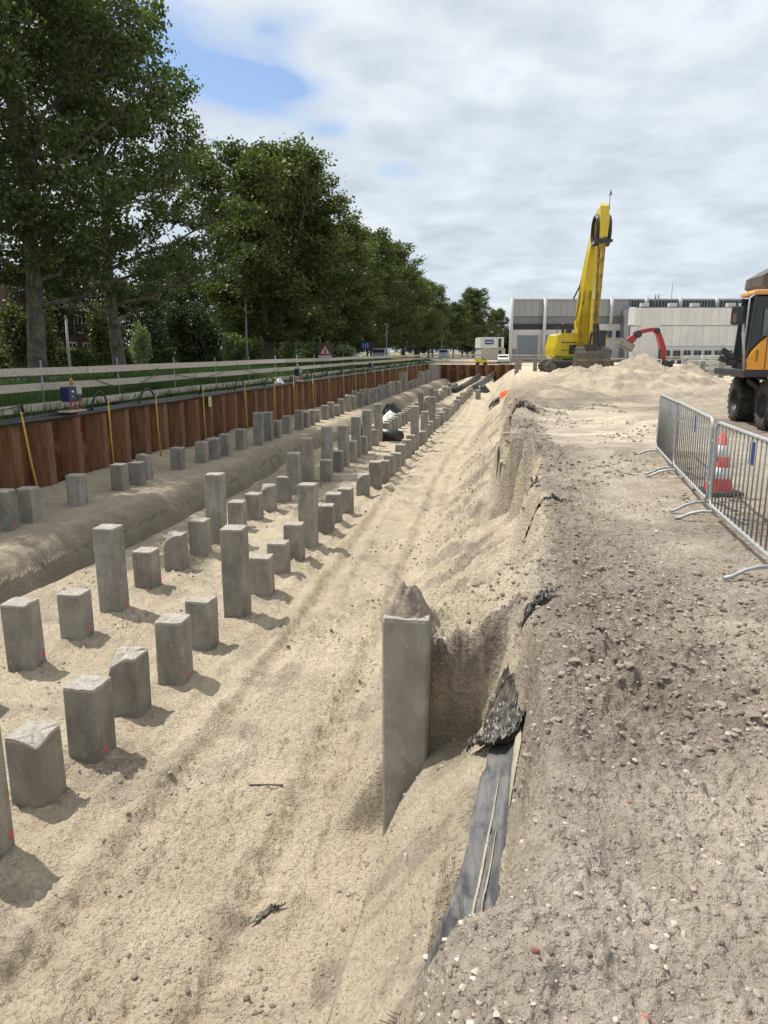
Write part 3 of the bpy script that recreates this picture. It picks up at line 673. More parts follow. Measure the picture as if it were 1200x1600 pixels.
# control boxes on the wall
M_blue = mat('blue_plastic', (.008, .014, .07), .4); M_white = mat('white_paint', (.72, .72, .70), .5, var=.08)
M_red = mat('red_paint', (.42, .03, .03), .45, var=.15); M_orange = mat('safety_orange', (.85, .13, .02), .6); M_dark = mat('dark_metal', (.03, .03, .032), .5, var=.3)
M_yellow = mat('yellow_paint', (.72, .50, .02), .45, var=.08)
def control_box(y, lab, near):
    r0 = empty('pump_control_box', (-11.35, y, 0), 0, lab, 'control box', None)
    MB().box(-.02, .34, -.45, .25, .17, .2).build('shelf_board', M_wood, r0)
    f = MB()
    for a in (-.36, .14): f.bar((.3, a, .2), (.3, a, .42), .02, .02); f.bar((.0, a, .2), (.0, a, .42), .02, .02)
    f.bar((.3, -.36, .42), (.3, .14, .42), .02, .02); f.bar((.3, -.36, .32), (.3, .14, .22), .02, .02); f.build('frame', mat('red_frame', (.30, .07, .05), .6), r0)
    b = MB().box(.02, .26, -.34, .02, .425, .80, bev=.02).build('housing', M_blue, r0)
    MB().box(.262, .266, -.22, -.12, .66, .70).build('sticker', M_white, b); MB().box(.262, .266, -.2, -.16, .54, .57).build('sticker', M_white, b)
    MB().box(.04, .22, .04, .30, .56, .82).build('panel', mat('beige_plate', (.42, .40, .33), .6), r0)
    MB().box(.10, .26, .04, .22, .40, .60).build('motor', M_dark, r0)
    g = MB(); g.tube([(.3, -.1, .40), (.32, -.1, -.1), (.36, -.08, -.42), (.33, -.02, -.40)], .011, 6); g.build('cable', M_red, r0)
    g = MB(); g.tube([(.1, .1, .84), (.1, .13, .92), (.1, .06, 1.0), (.1, .0, .96), (.1, .04, .84)], .022, 8); g.build('hook', M_yel_tube, r0)
control_box(17.5, 'blue pump control box in a red frame on the rusty wall', 1)
control_box(38.0, 'dark blue pump box on the sheet wall, middle one of three', 1)
control_box(58.0, 'dark pump box on the sheet wall, farthest of three', 1)
def bag(name, x, y, z, s, m, lab, cat):
    o = link(name, lump_mesh(name, s, s*.8, s*.8, int(y*3), m, 12, .4, .8, 6)); o.location = (x, y, z); tag(o, lab, cat)
bag('plastic_bag', -11.5, 35.6, .1, .33, M_white, 'crumpled white bag lying on the pipes beside the middle pump box', 'bag')
r0 = empty('notice_plate', (-11.18, 26.2, -.12), 0, 'small pale yellow notice plate hanging on the rusty sheet wall', 'sign')
MB().box(-.008, .0, -.13, .13, -.22, .16, bev=.003).build('plate', mat('pale_yellow', (.62, .56, .24), .6), r0)
t_ = MB()
for z in (.08, 0, -.07, -.14): t_.box(.001, .003, -.09, .09, z-.012, z+.012)
t_.build('print_lines', mat('grey_print', (.2, .2, .2), .7), r0)
# cables draped on the guard rail
for k, (y0, y1, z0, sag, x) in enumerate(((13.5, 17.3, .55, .22, -11.86), (19.5, 23.4, .95, .35, -11.84), (23.4, 30.8, 1.12, .42, -11.84), (30.8, 38.2, 1.12, .5, -11.84))):
    P = [(x, y0+(y1-y0)*t/14, z0-sag*math.sin(math.pi*t/14)) for t in range(15)]
    o = MB().tube(P, .011, 6).build('power_cable', M_black); tag(o, ['thin black cable sagging at the left end of the guard rail', 'black cable hanging from the rail near the blue control box', 'black cable drooping between planks, middle of the guard rail', 'farther black cable drooping along the guard rail'][k], 'cable')
# pipes in the pit
o = MB().tube([(-6.1+2.0, 33.2, -2.0), (-4.75, 33.6, -1.93), (-6.3, 34.2, -1.85)], .3, 16).build('black_pipe', M_black)
o.location = (-.75, -1.5, 0); tag(o, 'thick short black pipe lying between the pile rows', 'pipe')
bag('white_sheeting', -6.9, 41.5, -2.1, .55, M_white, 'crumpled white sheeting by the ditch behind the black pipe', 'sheeting')
bag('black_sheeting', -7.3, 44.5, -2.0, .8, M_black, 'heap of black sheeting in the ditch', 'sheeting')
bag('black_sheeting', -3.0, 71.5, -2.1, .9, M_black, 'black plastic heap at the far end of the nearer pile row', 'sheeting')
for k, (P, lab) in enumerate(((([(-5.6, 70, -2.0), (-5.2, 82, -1.85), (-4.3, 94, -1.2)]), 'left one of two long black pipes at the far end of the pit'), (([(-4.3, 73, -2.0), (-3.7, 84, -1.8), (-2.6, 96, -1.0)]), 'right one of two long black pipes at the far end of the pit'))):
    o = MB().tube(P, .28, 10).build('black_pipe', M_black); tag(o, lab, 'pipe')
# ---------------------------------------------------------------- loose stones and clods (uncountable)
M_stone = bpy.data.materials.new('stone'); M_stone.use_nodes = True
_t = M_stone.node_tree; _b = _t.nodes['Principled BSDF']
_a = N(_t, 'ShaderNodeAttribute', attribute_name='rnd')
L(_t, ramp(_t, _a.outputs['Fac'], [(0, (.12, .10, .085)), (.25, (.22, .18, .145)), (.55, (.34, .29, .24)), (.8, (.44, .39, .33)), (.95, (.50, .46, .40)), (.985, (.30, .17, .13)), (1, (.40, .37, .33))]), _b.inputs['Base Color']); _b.inputs['Roughness'].default_value = .9
def scatter(name, P, size, tone, seed, squash=.65, m=None):
    r_ = np.random.RandomState(seed); n = len(P)
    bm = bmesh.new(); bmesh.ops.create_icosphere(bm, subdivisions=1, radius=1)
    iv = np.array([v.co[:] for v in bm.verts]); fi = np.array([[v.index for v in f.verts] for f in bm.faces]); bm.free()
    fi = fi[:, :3]; iv = iv/np.linalg.norm(iv, axis=1)[:, None]
    k = len(iv)
    q = iv[None]*(1+r_.uniform(-.33, .33, (n, k, 1)))*size[:, None, None]*r_.uniform(.65, 1.25, (n, 1, 3))
    q[:, :, 2] *= squash
    a = r_.uniform(0, 6.28, n); ca, sa = np.cos(a)[:, None], np.sin(a)[:, None]
    x = q[:, :, 0]*ca-q[:, :, 1]*sa; y = q[:, :, 0]*sa+q[:, :, 1]*ca
    z0 = height(P[:, 0], P[:, 1])
    v = np.stack([x+P[:, :1], y+P[:, 1:2], q[:, :, 2]+(z0+size*squash*.25)[:, None]], -1).reshape(-1, 3)
    f = (fi[None]+(np.arange(n)*k)[:, None, None]).reshape(-1, 3)
    me = np_mesh(name, v, f, 3, m or M_stone, False); fattr(me, 'rnd', np.repeat(tone, k))
    return link(name, me)
rs = np.random.RandomState(3)
def cand(n, x0, x1, y0, y1, fn, pw=1.0):
    y = y0+(y1-y0)*rs.rand(n)**pw; x = x0+(x1-x0)*rs.rand(n); k = rs.rand(n) < fn(x, y); return np.stack([x[k], y[k]], 1)
def bankd(x, y):
    z = height(x, y); return np.where(z > -.35, .35+.65*ss(-.2, .3, fbm(x, y, 1.1, 4, 201)), .12)
P = cand(21000, -.75, 5.0, 1.1, 9, bankd, 1.8); sz = .004+.010*rs.rand(len(P))**2.5+.008*(rs.rand(len(P)) > .985)*(P[:, 1] > 2.2)
o = scatter('gravel', P, sz*(1+P[:, 1]*.03), rs.rand(len(P))**1.25, 5); tag(o, 'loose gravel and small stones on the near bank', 'gravel', kind='stuff')
P = cand(11000, -.3, 3.2, 3.2, 26, lambda x, y: ss(-.1, .35, fbm(x, y, .9, 4, 203)+ss(2.2, .3, x)*.3)*(height(x, y) > -.5), 1.6); sz = .007+.024*rs.rand(len(P))**3
o = scatter('clods', P, sz*(.8+P[:, 1]*.035), .12+rs.rand(len(P))*.36, 6); tag(o, 'brown clods of earth strewn over the bank', 'clods', kind='stuff')
P = cand(26000, -7.4, -.7, 2.6, 30, lambda x, y: ss(.0, .4, fbm(x, y, 1.4, 4, 205)+ss(-2.2, -1.3, x)*.25)*(height(x, y) < -1.0), 1.5); sz = .005+.020*rs.rand(len(P))**4
o = scatter('sand_clods', P, sz*(.9+P[:, 1]*.03), .05+rs.rand(len(P))*.6, 7); tag(o, 'dark crumbs and clods on the pit floor', 'clods', kind='stuff')
# ---------------------------------------------------------------- edge of the bank: liner strip and scraps
M_liner = mat('geotextile', (.048, .051, .060), .5, var=.35, vscale=16, bump=.35, bscale=60, dirt=(.25, .23, .19), dirt_amt=.45, dirt_scale=6, stretch=(4, .8, 2), spec=.7)
M_streak = mat('dry_sand', (.38, .33, .25), .95, var=.15, vscale=20, bump=.6, bscale=70)
M_scrap = mat('black_film', (.012, .012, .013), .42, var=.3, dirt=(.30, .26, .20), dirt_amt=.5, dirt_scale=7)
def drape(name, path, widths, off, wr, seed, m, nu=60, nv=18, wf=9, solid=.006, z_abs=None):
    """a sheet lying on the ground along path [(x, y)], following its relief"""
    pth = np.array(path, float); u = np.linspace(0, 1, nu); kk = np.linspace(0, 1, len(pth))
    px = np.interp(u, kk, pth[:, 0]); py = np.interp(u, kk, pth[:, 1]); w = np.interp(u, np.linspace(0, 1, len(widths)), widths)
    dx = np.gradient(px); dy = np.gradient(py); ln = np.hypot(dx, dy)+1e-9; nx, ny = dy/ln, -dx/ln
    v_ = np.linspace(-.5, .5, nv)
    jag = 1+.18*(vn(u*14, u*0+seed, seed)-.5)
    X = px[:, None]+nx[:, None]*v_[None]*(w*jag)[:, None]; Y = py[:, None]+ny[:, None]*v_[None]*(w*jag)[:, None]
    base = height(px, py) if z_abs is None else np.interp(u, np.linspace(0, 1, len(z_abs)), z_abs)
    zz = height(X.ravel(), Y.ravel()).reshape(X.shape)
    Z = zz*(.75)+base[:, None]*.25 if z_abs is None else np.maximum(base[:, None]+X*0, zz+.004)
    Z = Z+off+wr*fbm(X*wf, Y*wf*.35, 1, 4, seed, .6, True)
    v = np.stack([X.ravel(), Y.ravel(), Z.ravel()], 1)
    i = np.arange(nu-1)[:, None]*nv; j = np.arange(nv-1)[None]
    q = np.stack([i+j, i+j+1, i+nv+j+1, i+nv+j], -1).reshape(-1, 4)
    me = np_mesh(name, v, q, 4, m, True); o = link(name, me)
    md = o.modifiers.new('thickness', 'SOLIDIFY'); md.thickness = solid
    return o
STREAKS = []
def crumple(name, loc, sx, sy, sz, seed, m, n=26):
    bm = bmesh.new(); bmesh.ops.create_icosphere(bm, subdivisions=4, radius=1)
    co = np.array([v.co[:] for v in bm.verts])
    r1 = fbm(co[:, 0]*2+co[:, 2]*1.3, co[:, 1]*2-co[:, 2]*.7, 1.6, 5, seed, .62, True); r2 = fbm(co[:, 0]+co[:, 2]*2, co[:, 1]*3, 3, 3, seed+4, .6, True)
    k = 1+.42*r1+.15*r2
    for i, v in enumerate(bm.verts): v.co = Vector((co[i, 0]*sx*k[i], co[i, 1]*sy*k[i], max(co[i, 2], -.3)*sz*k[i]))
    me = bpy.data.meshes.new(name); bm.to_mesh(me); bm.free(); me.materials.append(m); o = link(name, me); o.location = loc; return o
for pth_, ws_ in (([(-.15, 2.5), (-.105, 2.9), (-.045, 3.4), (.0, 3.75)], [.003, .010, .013, .009, .002]), ([(-.09, 2.6), (-.055, 3.0), (-.005, 3.4)], [.001, .008, .007, .001]), ([(.05, 3.45), (.085, 3.8), (.10, 4.05)], [.002, .03, .04, .02])):
    q_ = drape('sand_streak', pth_, ws_, .034, .002, 4, M_streak, 60, 6, solid=.004); STREAKS.append(q_)
o = drape('liner_strip', [(-.125, 2.42), (-.085, 2.75), (-.03, 3.2), (.02, 3.7), (.055, 4.05)], [.33, .32, .29, .26, .24], .02, .005, 3, M_liner, 90, 20)
for q_ in STREAKS: q_.parent = o
tag(o, 'long blue-black liner strip with sand streaks lying in the groove of the bank', 'liner')
o = drape('liner_strip', [(.03, 3.98), (-.01, 4.08), (-.10, 4.20), (-.17, 4.28)], [.20, .30, .26, .12], .07, .075, 8, M_scrap, 60, 26, 24)
tag(o, 'crumpled black liner folds bunched at the top of the long strip', 'liner')
o = drape('liner_strip', [(.00, 4.25), (-.01, 4.45), (-.03, 4.7), (.0, 4.9)], [.14, .22, .16, .06], .035, .06, 12, M_scrap, 60, 22, 20)
tag(o, 'dark liner flap climbing the bank behind the tallest pile', 'liner')
def scrap(x, y, l, w, a, seed, lab, nm='plastic_scrap', cat='plastic scrap', wr=.035, off=.02):
    ca, sa = math.cos(R(a)), math.sin(R(a)); r_ = random.Random(seed)
    pth = [(x+ca*l*t+sa*r_.uniform(-.12, .12)*l, y+sa*l*t+ca*r_.uniform(-.12, .12)*l) for t in (-.5, -.25, 0, .25, .5)]
    o = drape(nm, pth, [w*.15, w*.8, w, w*r_.uniform(.4, .9), w*.5, w*.1], off, wr, seed, M_scrap, 70, 26, 16/max(l, .3)**.5, .004); tag(o, lab, cat)
scrap(.24, 5.05, .34, .10, 35, 3, 'torn black film sticking out of the slope right of the tallest pile', wr=.05, off=.03)
scrap(.56, 4.44, .08, .04, 10, 5, 'tiny dark scrap of film lying on the brown gravel', wr=.015, off=.01)
scrap(.30, 8.5, .30, .15, 10, 7, 'nearer of two black film bundles on the broken edge', wr=.07, off=.05)
scrap(.55, 8.7, .36, .07, -20, 9, 'black film tail trailing right from the nearer bundle', wr=.04, off=.02)
scrap(.28, 10.0, .26, .22, 60, 11, 'farther black film bundle on the broken edge', wr=.08, off=.05)
scrap(-1.57, 4.25, .26, .07, 38, 13, 'twisted dark rag lying on the sand below the bank', 'rag', 'rag', .025, .02)
scrap(.05, 20.6, .5, .4, 20, 15, 'black film poking out of the cut edge beyond the pale slab', wr=.12, off=.06)
scrap(.45, 20.4, .4, .3, 80, 17, 'small black film lump right of the farther cut edge', wr=.1, off=.05)
scrap(-1.0, 40.2, .9, .6, 60, 19, 'dark brush heap beside the orange jacket at the far slope', 'debris', 'debris', .25, .12)
o = crumple('orange_jacket', (-.35, 40.6, hz(-.35, 40.6)+.1), .34, .34, .26, 3, M_orange); tag(o, 'bright orange jacket or sheet dropped at the far edge of the pit', 'jacket')
o = MB().tube([(-2.22, 5.66, hz(-2.22, 5.66)+.012), (-2.05, 5.67, hz(-2.05, 5.67)+.02), (-1.9, 5.64, hz(-1.9, 5.64)+.014)], .007, 6).build('rusty_rod', M_dark); tag(o, 'short thin dark rod lying on the sand of the pit floor', 'rod')
b = MB(); r_ = random.Random(2); z0 = hz(-.32, 1.98)
for k in range(13):
    a = R(r_.uniform(60, 240)); l = r_.uniform(.03, .09); x0 = -.32+k*.011; b.tube([(x0, 1.98+k*.004, z0-.01), (x0+l*.5*math.cos(a), 1.98+l*.3*math.sin(a)+k*.004, z0+l*.5), (x0+l*math.cos(a), 1.98+l*.5*math.sin(a)+k*.004, z0+l*.7)], .0014, 5)
o = b.build('dry_weed', M_scrap); tag(o, 'small dry black weed at the lip of the near bank', 'weed')
M_brick = mat('red_brick', (.34, .15, .11), .9, var=.3, bump=.6)
for (x, y, s, lab) in ((.40, 1.70, .011, 'small red brick chip in the gravel at the bottom edge'), (.115, 1.80, .010, 'orange-red brick chip in the gravel left of the bottom centre'), (.50, 2.7, .012, 'red brick fragment on the bank right of the liner strip')):
    o = crumple('brick_chip', (x, y, hz(x, y)+s*.4), s, s*.7, s*.6, int(x*99), M_brick); tag(o, lab, 'brick chip')
# ---------------------------------------------------------------- crowd barriers and cone
M_galv = mat('galvanised_tube', (.36, .38, .39), .5, metal=.25, var=.18, vscale=14, dirt=(.30, .26, .20), dirt_amt=.25)
M_bar = mat('dull_zinc_bar', (.20, .205, .20), .6, metal=.2, var=.2)
M_btape = mat('blue_sleeve', (.03, .14, .36), .5)
M_sign = mat('blue_sign', (.02, .07, .25), .4)
def barrier_proto():
    Lb = 2.36; z0, z1, rc = .17, 1.03, .10
    root = empty('crowd_barrier', (0, 0, 0), 0, 'x', 'barrier', 'crowd barriers at the right of the bank')
    P = []
    for (cx, cz, a0) in ((Lb-rc, z1-rc, 90), (Lb-rc, z0+rc, 0), (rc, z0+rc, -90), (rc, z1-rc, -180)):
        for k in range(6): a = R(a0-k*18); P.append((cx+rc*math.cos(a), 0, cz+rc*math.sin(a)))
    P.append(P[0]); P.append(P[1])
    MB().tube(P, .0195, 10, cap=False).build('frame', M_galv, root)
    bm_ = MB().tube([(0, 0, z0+.01), (0, 0, z1-.01)], .0075, 6).mesh('bar'); bm_.materials.append(M_bar)
    n = 17
    for k in range(n): o = link('bar', bm_, root); o.location = (.02+.137*(k+.5), 0, 0)
    F_ = [(0, -.36, .015), (0, -.30, .03), (0, -.20, .085), (0, -.10, .115), (0, 0, .12), (0, .10, .115), (0, .20, .085), (0, .30, .03), (0, .36, .015)]
    fm = MB().tube(F_, .017, 8).tube([(0, 0, .12), (0, 0, .19)], .012, 8).mesh('foot'); fm.materials.append(M_galv)
    for x in (.14, Lb-.14): o = link('foot', fm, root); o.location = (x, 0, 0); o.rotation_euler = (0, 0, R(8 if x < 1 else -12))
    s_ = MB().box(1.02, 1.17, -.022, -.016, .77, .97, bev=.002).build('sign_plate', M_sign, root)
    MB().box(1.03, 1.16, -.024, -.0225, .78, .795).box(1.03, 1.16, -.024, -.0225, .945, .96).build('border', M_white, s_)
    t_ = MB()
    for k in range(6): t_.box(1.045+k*.018, 1.056+k*.018, -.0245, -.0225, .86, .885)
    t_.build('lettering', M_white, s_)
    MB().tube([(.019, 0, .36), (.019, 0, .72)], .0215, 10).build('sleeve', M_btape, root)
    hk = MB().tube([(0, 0, .80), (-.035, 0, .82), (-.045, 0, .78)], .006, 6).mesh('hook'); hk.materials.append(M_galv)
    for z in (0, -.45): o = link('hook', hk, root); o.location = (0, 0, z)
    return root
bp = barrier_proto()
ends = [((1.99, 5.70), (2.07, 8.10), 'nearest crowd barrier, cut by the right edge, in front of the traffic cone'), ((2.08, 8.2), (2.20, 10.56), 'middle crowd barrier, joined to the one before the cone'), ((2.21, 10.66), (2.40, 13.0), 'farthest crowd barrier beside the pale hard standing')]
for k, (a, b_, lab) in enumerate(ends):
    o = bp if k == 0 else copy_tree(bp)
    z = (hz(*a)+hz(*b_))/2-.005; o.location = (a[0], a[1], z); o.rotation_euler = (R(rg.uniform(-1.5, 1.5)), -math.atan2(hz(*b_)-hz(*a), 2.36)*.8, math.atan2(b_[1]-a[1], b_[0]-a[0])); o['label'] = lab
cr = empty('traffic_cone', (2.52, 9.5, hz(2.52, 9.5)), R(12), 'red and white banded traffic cone behind the nearest barrier', 'traffic cone')
M_cr = mat('cone_red', (.62, .035, .03), .5, var=.12); M_cw = mat('cone_white', (.70, .70, .69), .45, var=.08)
MB().box(-.22, .22, -.22, .22, 0, .05, bev=.015).build('base', M_rubber, cr)
body = MB().lathe([(.165, .05), (.030, .76), (.022, .762), (0, .762)], 24).build('cone_body', M_cr, cr)
def rc_(z): return .165+(.030-.165)*(z-.05)/.71+.0025
for za, zb_ in ((.20, .335), (.46, .60)): MB().lathe([(rc_(za)-.002, za), (rc_(za), za+.001), (rc_(zb_), zb_-.001), (rc_(zb_)-.002, zb_)], 24).build('white_band', M_cw, body)

# ---------------------------------------------------------------- survey of far things: photo bearing + distance -> metres
_c, _s = math.cos(PITCH), math.sin(PITCH)
def brg(px, py, d):
    """offset right of the view axis (m) and height (m) of a point at distance d"""
    u = (px-600)/FPX; v = (py-800)/FPX; f = _c-v*_s; t = d/f; return u*t, EYE+(-_s-v*_c)*t
def wpt(l, d): return (l*math.cos(YAW)-d*math.sin(YAW), l*math.sin(YAW)+d*math.cos(YAW))
class Fr:
    """local frame of a far thing: x right, y away, z up"""
    def __init__(s, name, px, d, label, cat, group=None, z=0):
        s.l0, _ = brg(px, 549, d); s.d0 = d; x, y = wpt(s.l0, d); s.z = z; s.root = empty(name, (x, y, z), YAW, label, cat, group)
    def p(s, px, py, d=None):
        d = s.d0 if d is None else d; l, z = brg(px, py, d); return Vector((l-s.l0, d-s.d0, z-s.z))
# ---------------------------------------------------------------- industrial building
M_clad = mat('light_cladding', (.62, .62, .61), .55, var=.06, vscale=.6, rnd=.05); M_clad2 = mat('grey_cladding', (.31, .32, .33), .5, var=.06, rnd=.05)
M_mid = mat('dark_cladding', (.17, .18, .19), .5, var=.1); M_wallw = mat('white_render', (.52, .52, .51), .7, var=.08, vscale=.4, dirt=(.40, .39, .36), dirt_amt=.4, dirt_scale=.5)
M_door = mat('roller_door', (.15, .20, .22), .45, var=.1); M_glass = mat('window_glass', (.02, .028, .033), .12, var=.2, spec=.5); M_frame = mat('window_frame', (.35, .36, .36), .5)
M_plinth = mat('brown_plinth', (.10, .07, .05), .9, var=.4)
B = Fr('industrial_building', 1000, 120, 'long low grey and white industrial building across the site', 'building')
rt = B.root
def rect(px0, px1, py0, py1, d=120): a = B.p(px0, py0, d); b = B.p(px1, py1, d); return a.x, b.x, b.z, a.z
x0, x1, z0, z1 = rect(799, 1290, 468, 571)
MB().prism([(x0, .35), (x1, .35), (x1+22, 42), (x0+22, 42)], -.4, z1-.05, 'z').build('hall_body', M_mid, rt)
pm_ = {}
def panels(name, px0, px1, py0, py1, n, m, d, dep=.12, gap=.03, rib=3):
    x0, x1, z0, z1 = rect(px0, px1, py0, py1, d); w = (x1-x0)/n; yy = d-120
    b = MB(); b.box(gap/2, w-gap/2, -dep, 0, z0, z1)
    for k in range(rib): c = w*(k+.5)/rib; b.box(c-.03, c+.03, -dep-.03, -dep, z0+.02, z1-.02)
    me = b.mesh(name); me.materials.append(m)
    for k in range(n): o = link(name, me, rt); o.location = (x0+k*w, yy, 0)
panels('cladding_panel', 799, 985, 468, 494, 17, M_clad2, 120.3)
panels('dark_panel', 803, 983, 495, 506, 16, M_mid, 120.6)  # ribbed band of darker cladding below the upper panels
x0, x1, z0, z1 = rect(799, 984, 506, 570); MB().box(x0, x1, -.1+.2, .3, z0, z1-.9).build('lower_wall', M_wallw, rt)
x0b = B.p(900, 510).x; MB().box(x0, x0b, .12, .32, z1-.9, z1-.02).build('dark_strip', mat('dark_strip', (.02, .02, .022), .6), rt)
MB().box(x0b, x1, .1, .3, z1-.9, z1).build('lower_wall', M_wallw, rt)
for pa, pb in ((809, 839), (851, 880)):
    a, b_, c_, d_ = rect(pa, pb, 524, 563); g = MB().box(a, b_, .02, .09, c_, d_).build('roller_door', M_door, rt)
    s_ = MB()
    for k in range(10): zz = c_+(d_-c_)*(k+.5)/10; s_.box(a+.05, b_-.05, -.01, .018, zz-.04, zz+.04)
    s_.build('slat_ribs', M_mid, g); MB().box(a-.12, a, -.02, .1, c_, d_+.1).box(b_, b_+.12, -.02, .1, c_, d_+.1).build('door_frame', M_frame, g)
a, b_, c_, d_ = rect(801, 807, 545, 562); MB().box(a, b_, .02, .09, c_, d_).build('side_door', M_mid, rt)
cm_ = None
for px, yb in ((800, 570), (852, 570), (956, 506), (1010, 481), (1063, 481), (1120, 481), (1175, 481)):
    a = B.p(px, 465); b_ = B.p(px, yb); MB().tube([(a.x, -.28, b_.z), (a.x, -.28, a.z)], .28, 10).build('column', M_wallw, rt)
wm = {}
def window(pa, pb, ya, yb, d, n=2, name='window'):
    a, b_, c_, d_ = rect(pa, pb, ya, yb, d); y = d-120; w = b_-a; h = d_-c_
    key = (round(w, 1), round(h, 1), n)
    if key not in wm:
        f = MB().box(0, w, -.10, 0, 0, .08).box(0, w, -.10, 0, h-.08, h).box(0, .05, -.1, 0, .081, h-.081).box(w-.05, w, -.1, 0, .081, h-.081)
        for k in range(1, n): f.box(w*k/n-.03, w*k/n+.03, -.09, 0, .081, h-.081)
        fm_ = f.mesh('window'); fm_.materials.append(M_frame); gm_ = MB().box(.051, w-.051, -.06, -.03, .081, h-.081).mesh('pane'); gm_.materials.append(M_glass); wm[key] = (fm_, gm_)
    f = link(name, wm[key][0], rt); f.location = (a, y, c_); link('pane', wm[key][1], f)
window(943, 956, 516, 528, 120.08, 2); window(962, 988, 516, 528, 120.08, 4); window(948, 955, 546, 556, 120.08, 1)
for k in range(9): window(986+k*24, 1008.5+k*24, 468.5, 480.5, 119.95, 5, 'clerestory')
MB().box(B.p(984, 475).x, B.p(1290, 475).x, .01, .34, B.p(900, 482).z, B.p(900, 467.6).z).build('clerestory_wall', M_mid, rt)
MB().prism([(x0-.15, -.1), (B.p(1290, 468).x, -.1), (B.p(1290, 468).x+22, 42.3), (x0+22, 42.3)], B.p(900, 468).z, B.p(900, 466.6).z, 'z').build('roof_edge', M_clad, rt)
# annex in front
x0, x1, z0, z1 = rect(984, 1290, 482, 571, 116); MB().box(x0+.05, x1, -3.9, .0, -.4, z1-.05).build('annex_body', M_mid, rt)
panels('cladding_panel', 992, 1003, 481, 509, 1, M_clad, 116); panels('cladding_panel', 1027, 1290, 481, 508.5, 22, M_clad, 116); panels('cladding_panel', 1027, 1290, 509.5, 541, 22, M_clad, 116)
panels('plain_panel', 1003, 1026, 481, 562, 1, mat('pale_panel', (.56, .56, .55), .6, var=.04), 115.9, rib=0)
panels('cladding_panel', 985, 1003, 510, 562, 2, M_clad, 116)
panels('bright_panel', 983, 991.5, 480, 508, 1, mat('bright_white', (.75, .75, .74), .5), 115.7, rib=0)
x0, x1, z0, z1 = rect(1027, 1290, 541.5, 563, 116); MB().box(x0, x1, -4.08, -4.0, z0, z1).build('window_wall', M_wallw, rt)
for k in range(15): window(1035.5+k*16.2, 1046.2+k*16.2, 547, 560, 115.9, 2)
x0, x1, z0, z1 = rect(799, 1290, 563.5, 571, 115.8); MB().box(x0, x1, -4.3, -4.1, z0, z1).build('plinth', M_plinth, rt)
for px, py in ((1019, 461), (1024, 461)): a = B.p(px, py); b_ = B.p(px, 480); MB().tube([(a.x, -1.5, b_.z), (a.x, -1.5, a.z)], .12, 8).build('chimney', M_mid, rt)
a = B.p(1055, 440); MB().tube([(a.x, 1, 9.5), (a.x, 1, a.z)], .04, 6).build('antenna', M_mid, rt)
for k, px in enumerate((998, 1041, 1075, 1130, 1151)): a = B.p(px, 480); MB().box(a.x-.6, a.x+.6, -3, -2, a.z-.1, a.z+.45, bev=.05).build('roof_unit', M_wallw, rt)
# row of white posts and low boards before the building
ft = Fr('post_fence', 1110, 100, 'row of pale posts with low boards in front of the building', 'fence')
pw = MB().box(-.11, .11, -.11, .11, -.1, .75).mesh('post'); pw.materials.append(M_wallw)
for k in range(17): a = ft.p(1046+k*10.4, 560); o = link('post', pw, ft.root); o.location = (a.x, 0, -.2)
for k in range(4): a = ft.p(1040+k*46, 560); b_ = ft.p(1084+k*46, 560); MB().box(a.x, b_.x, .2, .26, -.3, .25).build('board', M_plinth, ft.root); MB().box(a.x, b_.x, .2, .24, .9, 1.05).build('board', M_wood, ft.root)
# ---------------------------------------------------------------- precast beams and stacks
M_pre = mat('precast_concrete', (.50, .49, .46), .85, var=.12, vscale=2)
n_ = 0
for px, py, w, d, ang in ((1088, 588, 2.4, 55, 0), (1102, 582, 2.4, 56, 4), (1120, 588, 2.2, 54, -3), (1134, 582, 2.4, 56, 0), (1148, 588, 2.4, 54, 3), (1112, 577, 2.2, 58, 0), (1128, 576, 2.4, 58, -4), (1146, 577, 2.6, 58, 2), (1162, 582, 2.4, 56, 0), (1094, 576, 2.2, 60, 8)):
    l, z = brg(px, py, d); x, y = wpt(l, d); n_ += 1
    r0 = empty('beam_stack', (x, y, -.05), YAW+R(ang), ('%s stack of white precast beams from the left, by the orange excavator' % ORD[n_-1]).replace('nearest', 'first'), 'beam stack', 'stacks of precast beams')
    bm_ = MB().box(-w/2, w/2, -.18, .18, 0, .26, bev=.02).mesh('beam'); bm_.materials.append(M_pre)
    for k in range(3+n_ % 2): o = link('beam', bm_, r0); o.location = (rg.uniform(-.2, .2), rg.uniform(-.05, .05), k*.38+.04)
    sp_ = MB().box(-.06, .06, -.2, .2, 0, .075).mesh('spacer'); sp_.materials.append(M_wood)
    for k in range(3+n_ % 2):
        for sx in (-.7, .7): o = link('spacer', sp_, r0); o.location = (sx, 0, k*.38-.04+.001)
for k, (px, d) in enumerate(((1097, 50), (1127, 50))):
    l, z = brg(px, 570, d); x, y = wpt(l, d); o = link('concrete_pile', pile_mesh(1.15, .35, 70+k, .5)); o.location = (x, y, hz(x, y)-.1); tag(o, ('left' if k == 0 else 'right')+' pale pile standing before the white beam stacks', 'pile')
for k, (px, py, d) in enumerate(((807, 572, 70), (812, 572, 71), (836, 575, 66), (807, 585, 62))):
    l, z = brg(px, py, d); x, y = wpt(l, d); o = link('concrete_pile', pile_mesh(1.6, .35, 80+k, .6)); o.location = (x, y, -.5)
    tag(o, ['left one of two piles beyond the far sand slope', 'right one of two piles beyond the far sand slope', 'stub of a pile left of the yellow excavator tracks', 'nearest pile on the far sandy slope'][k], 'pile')
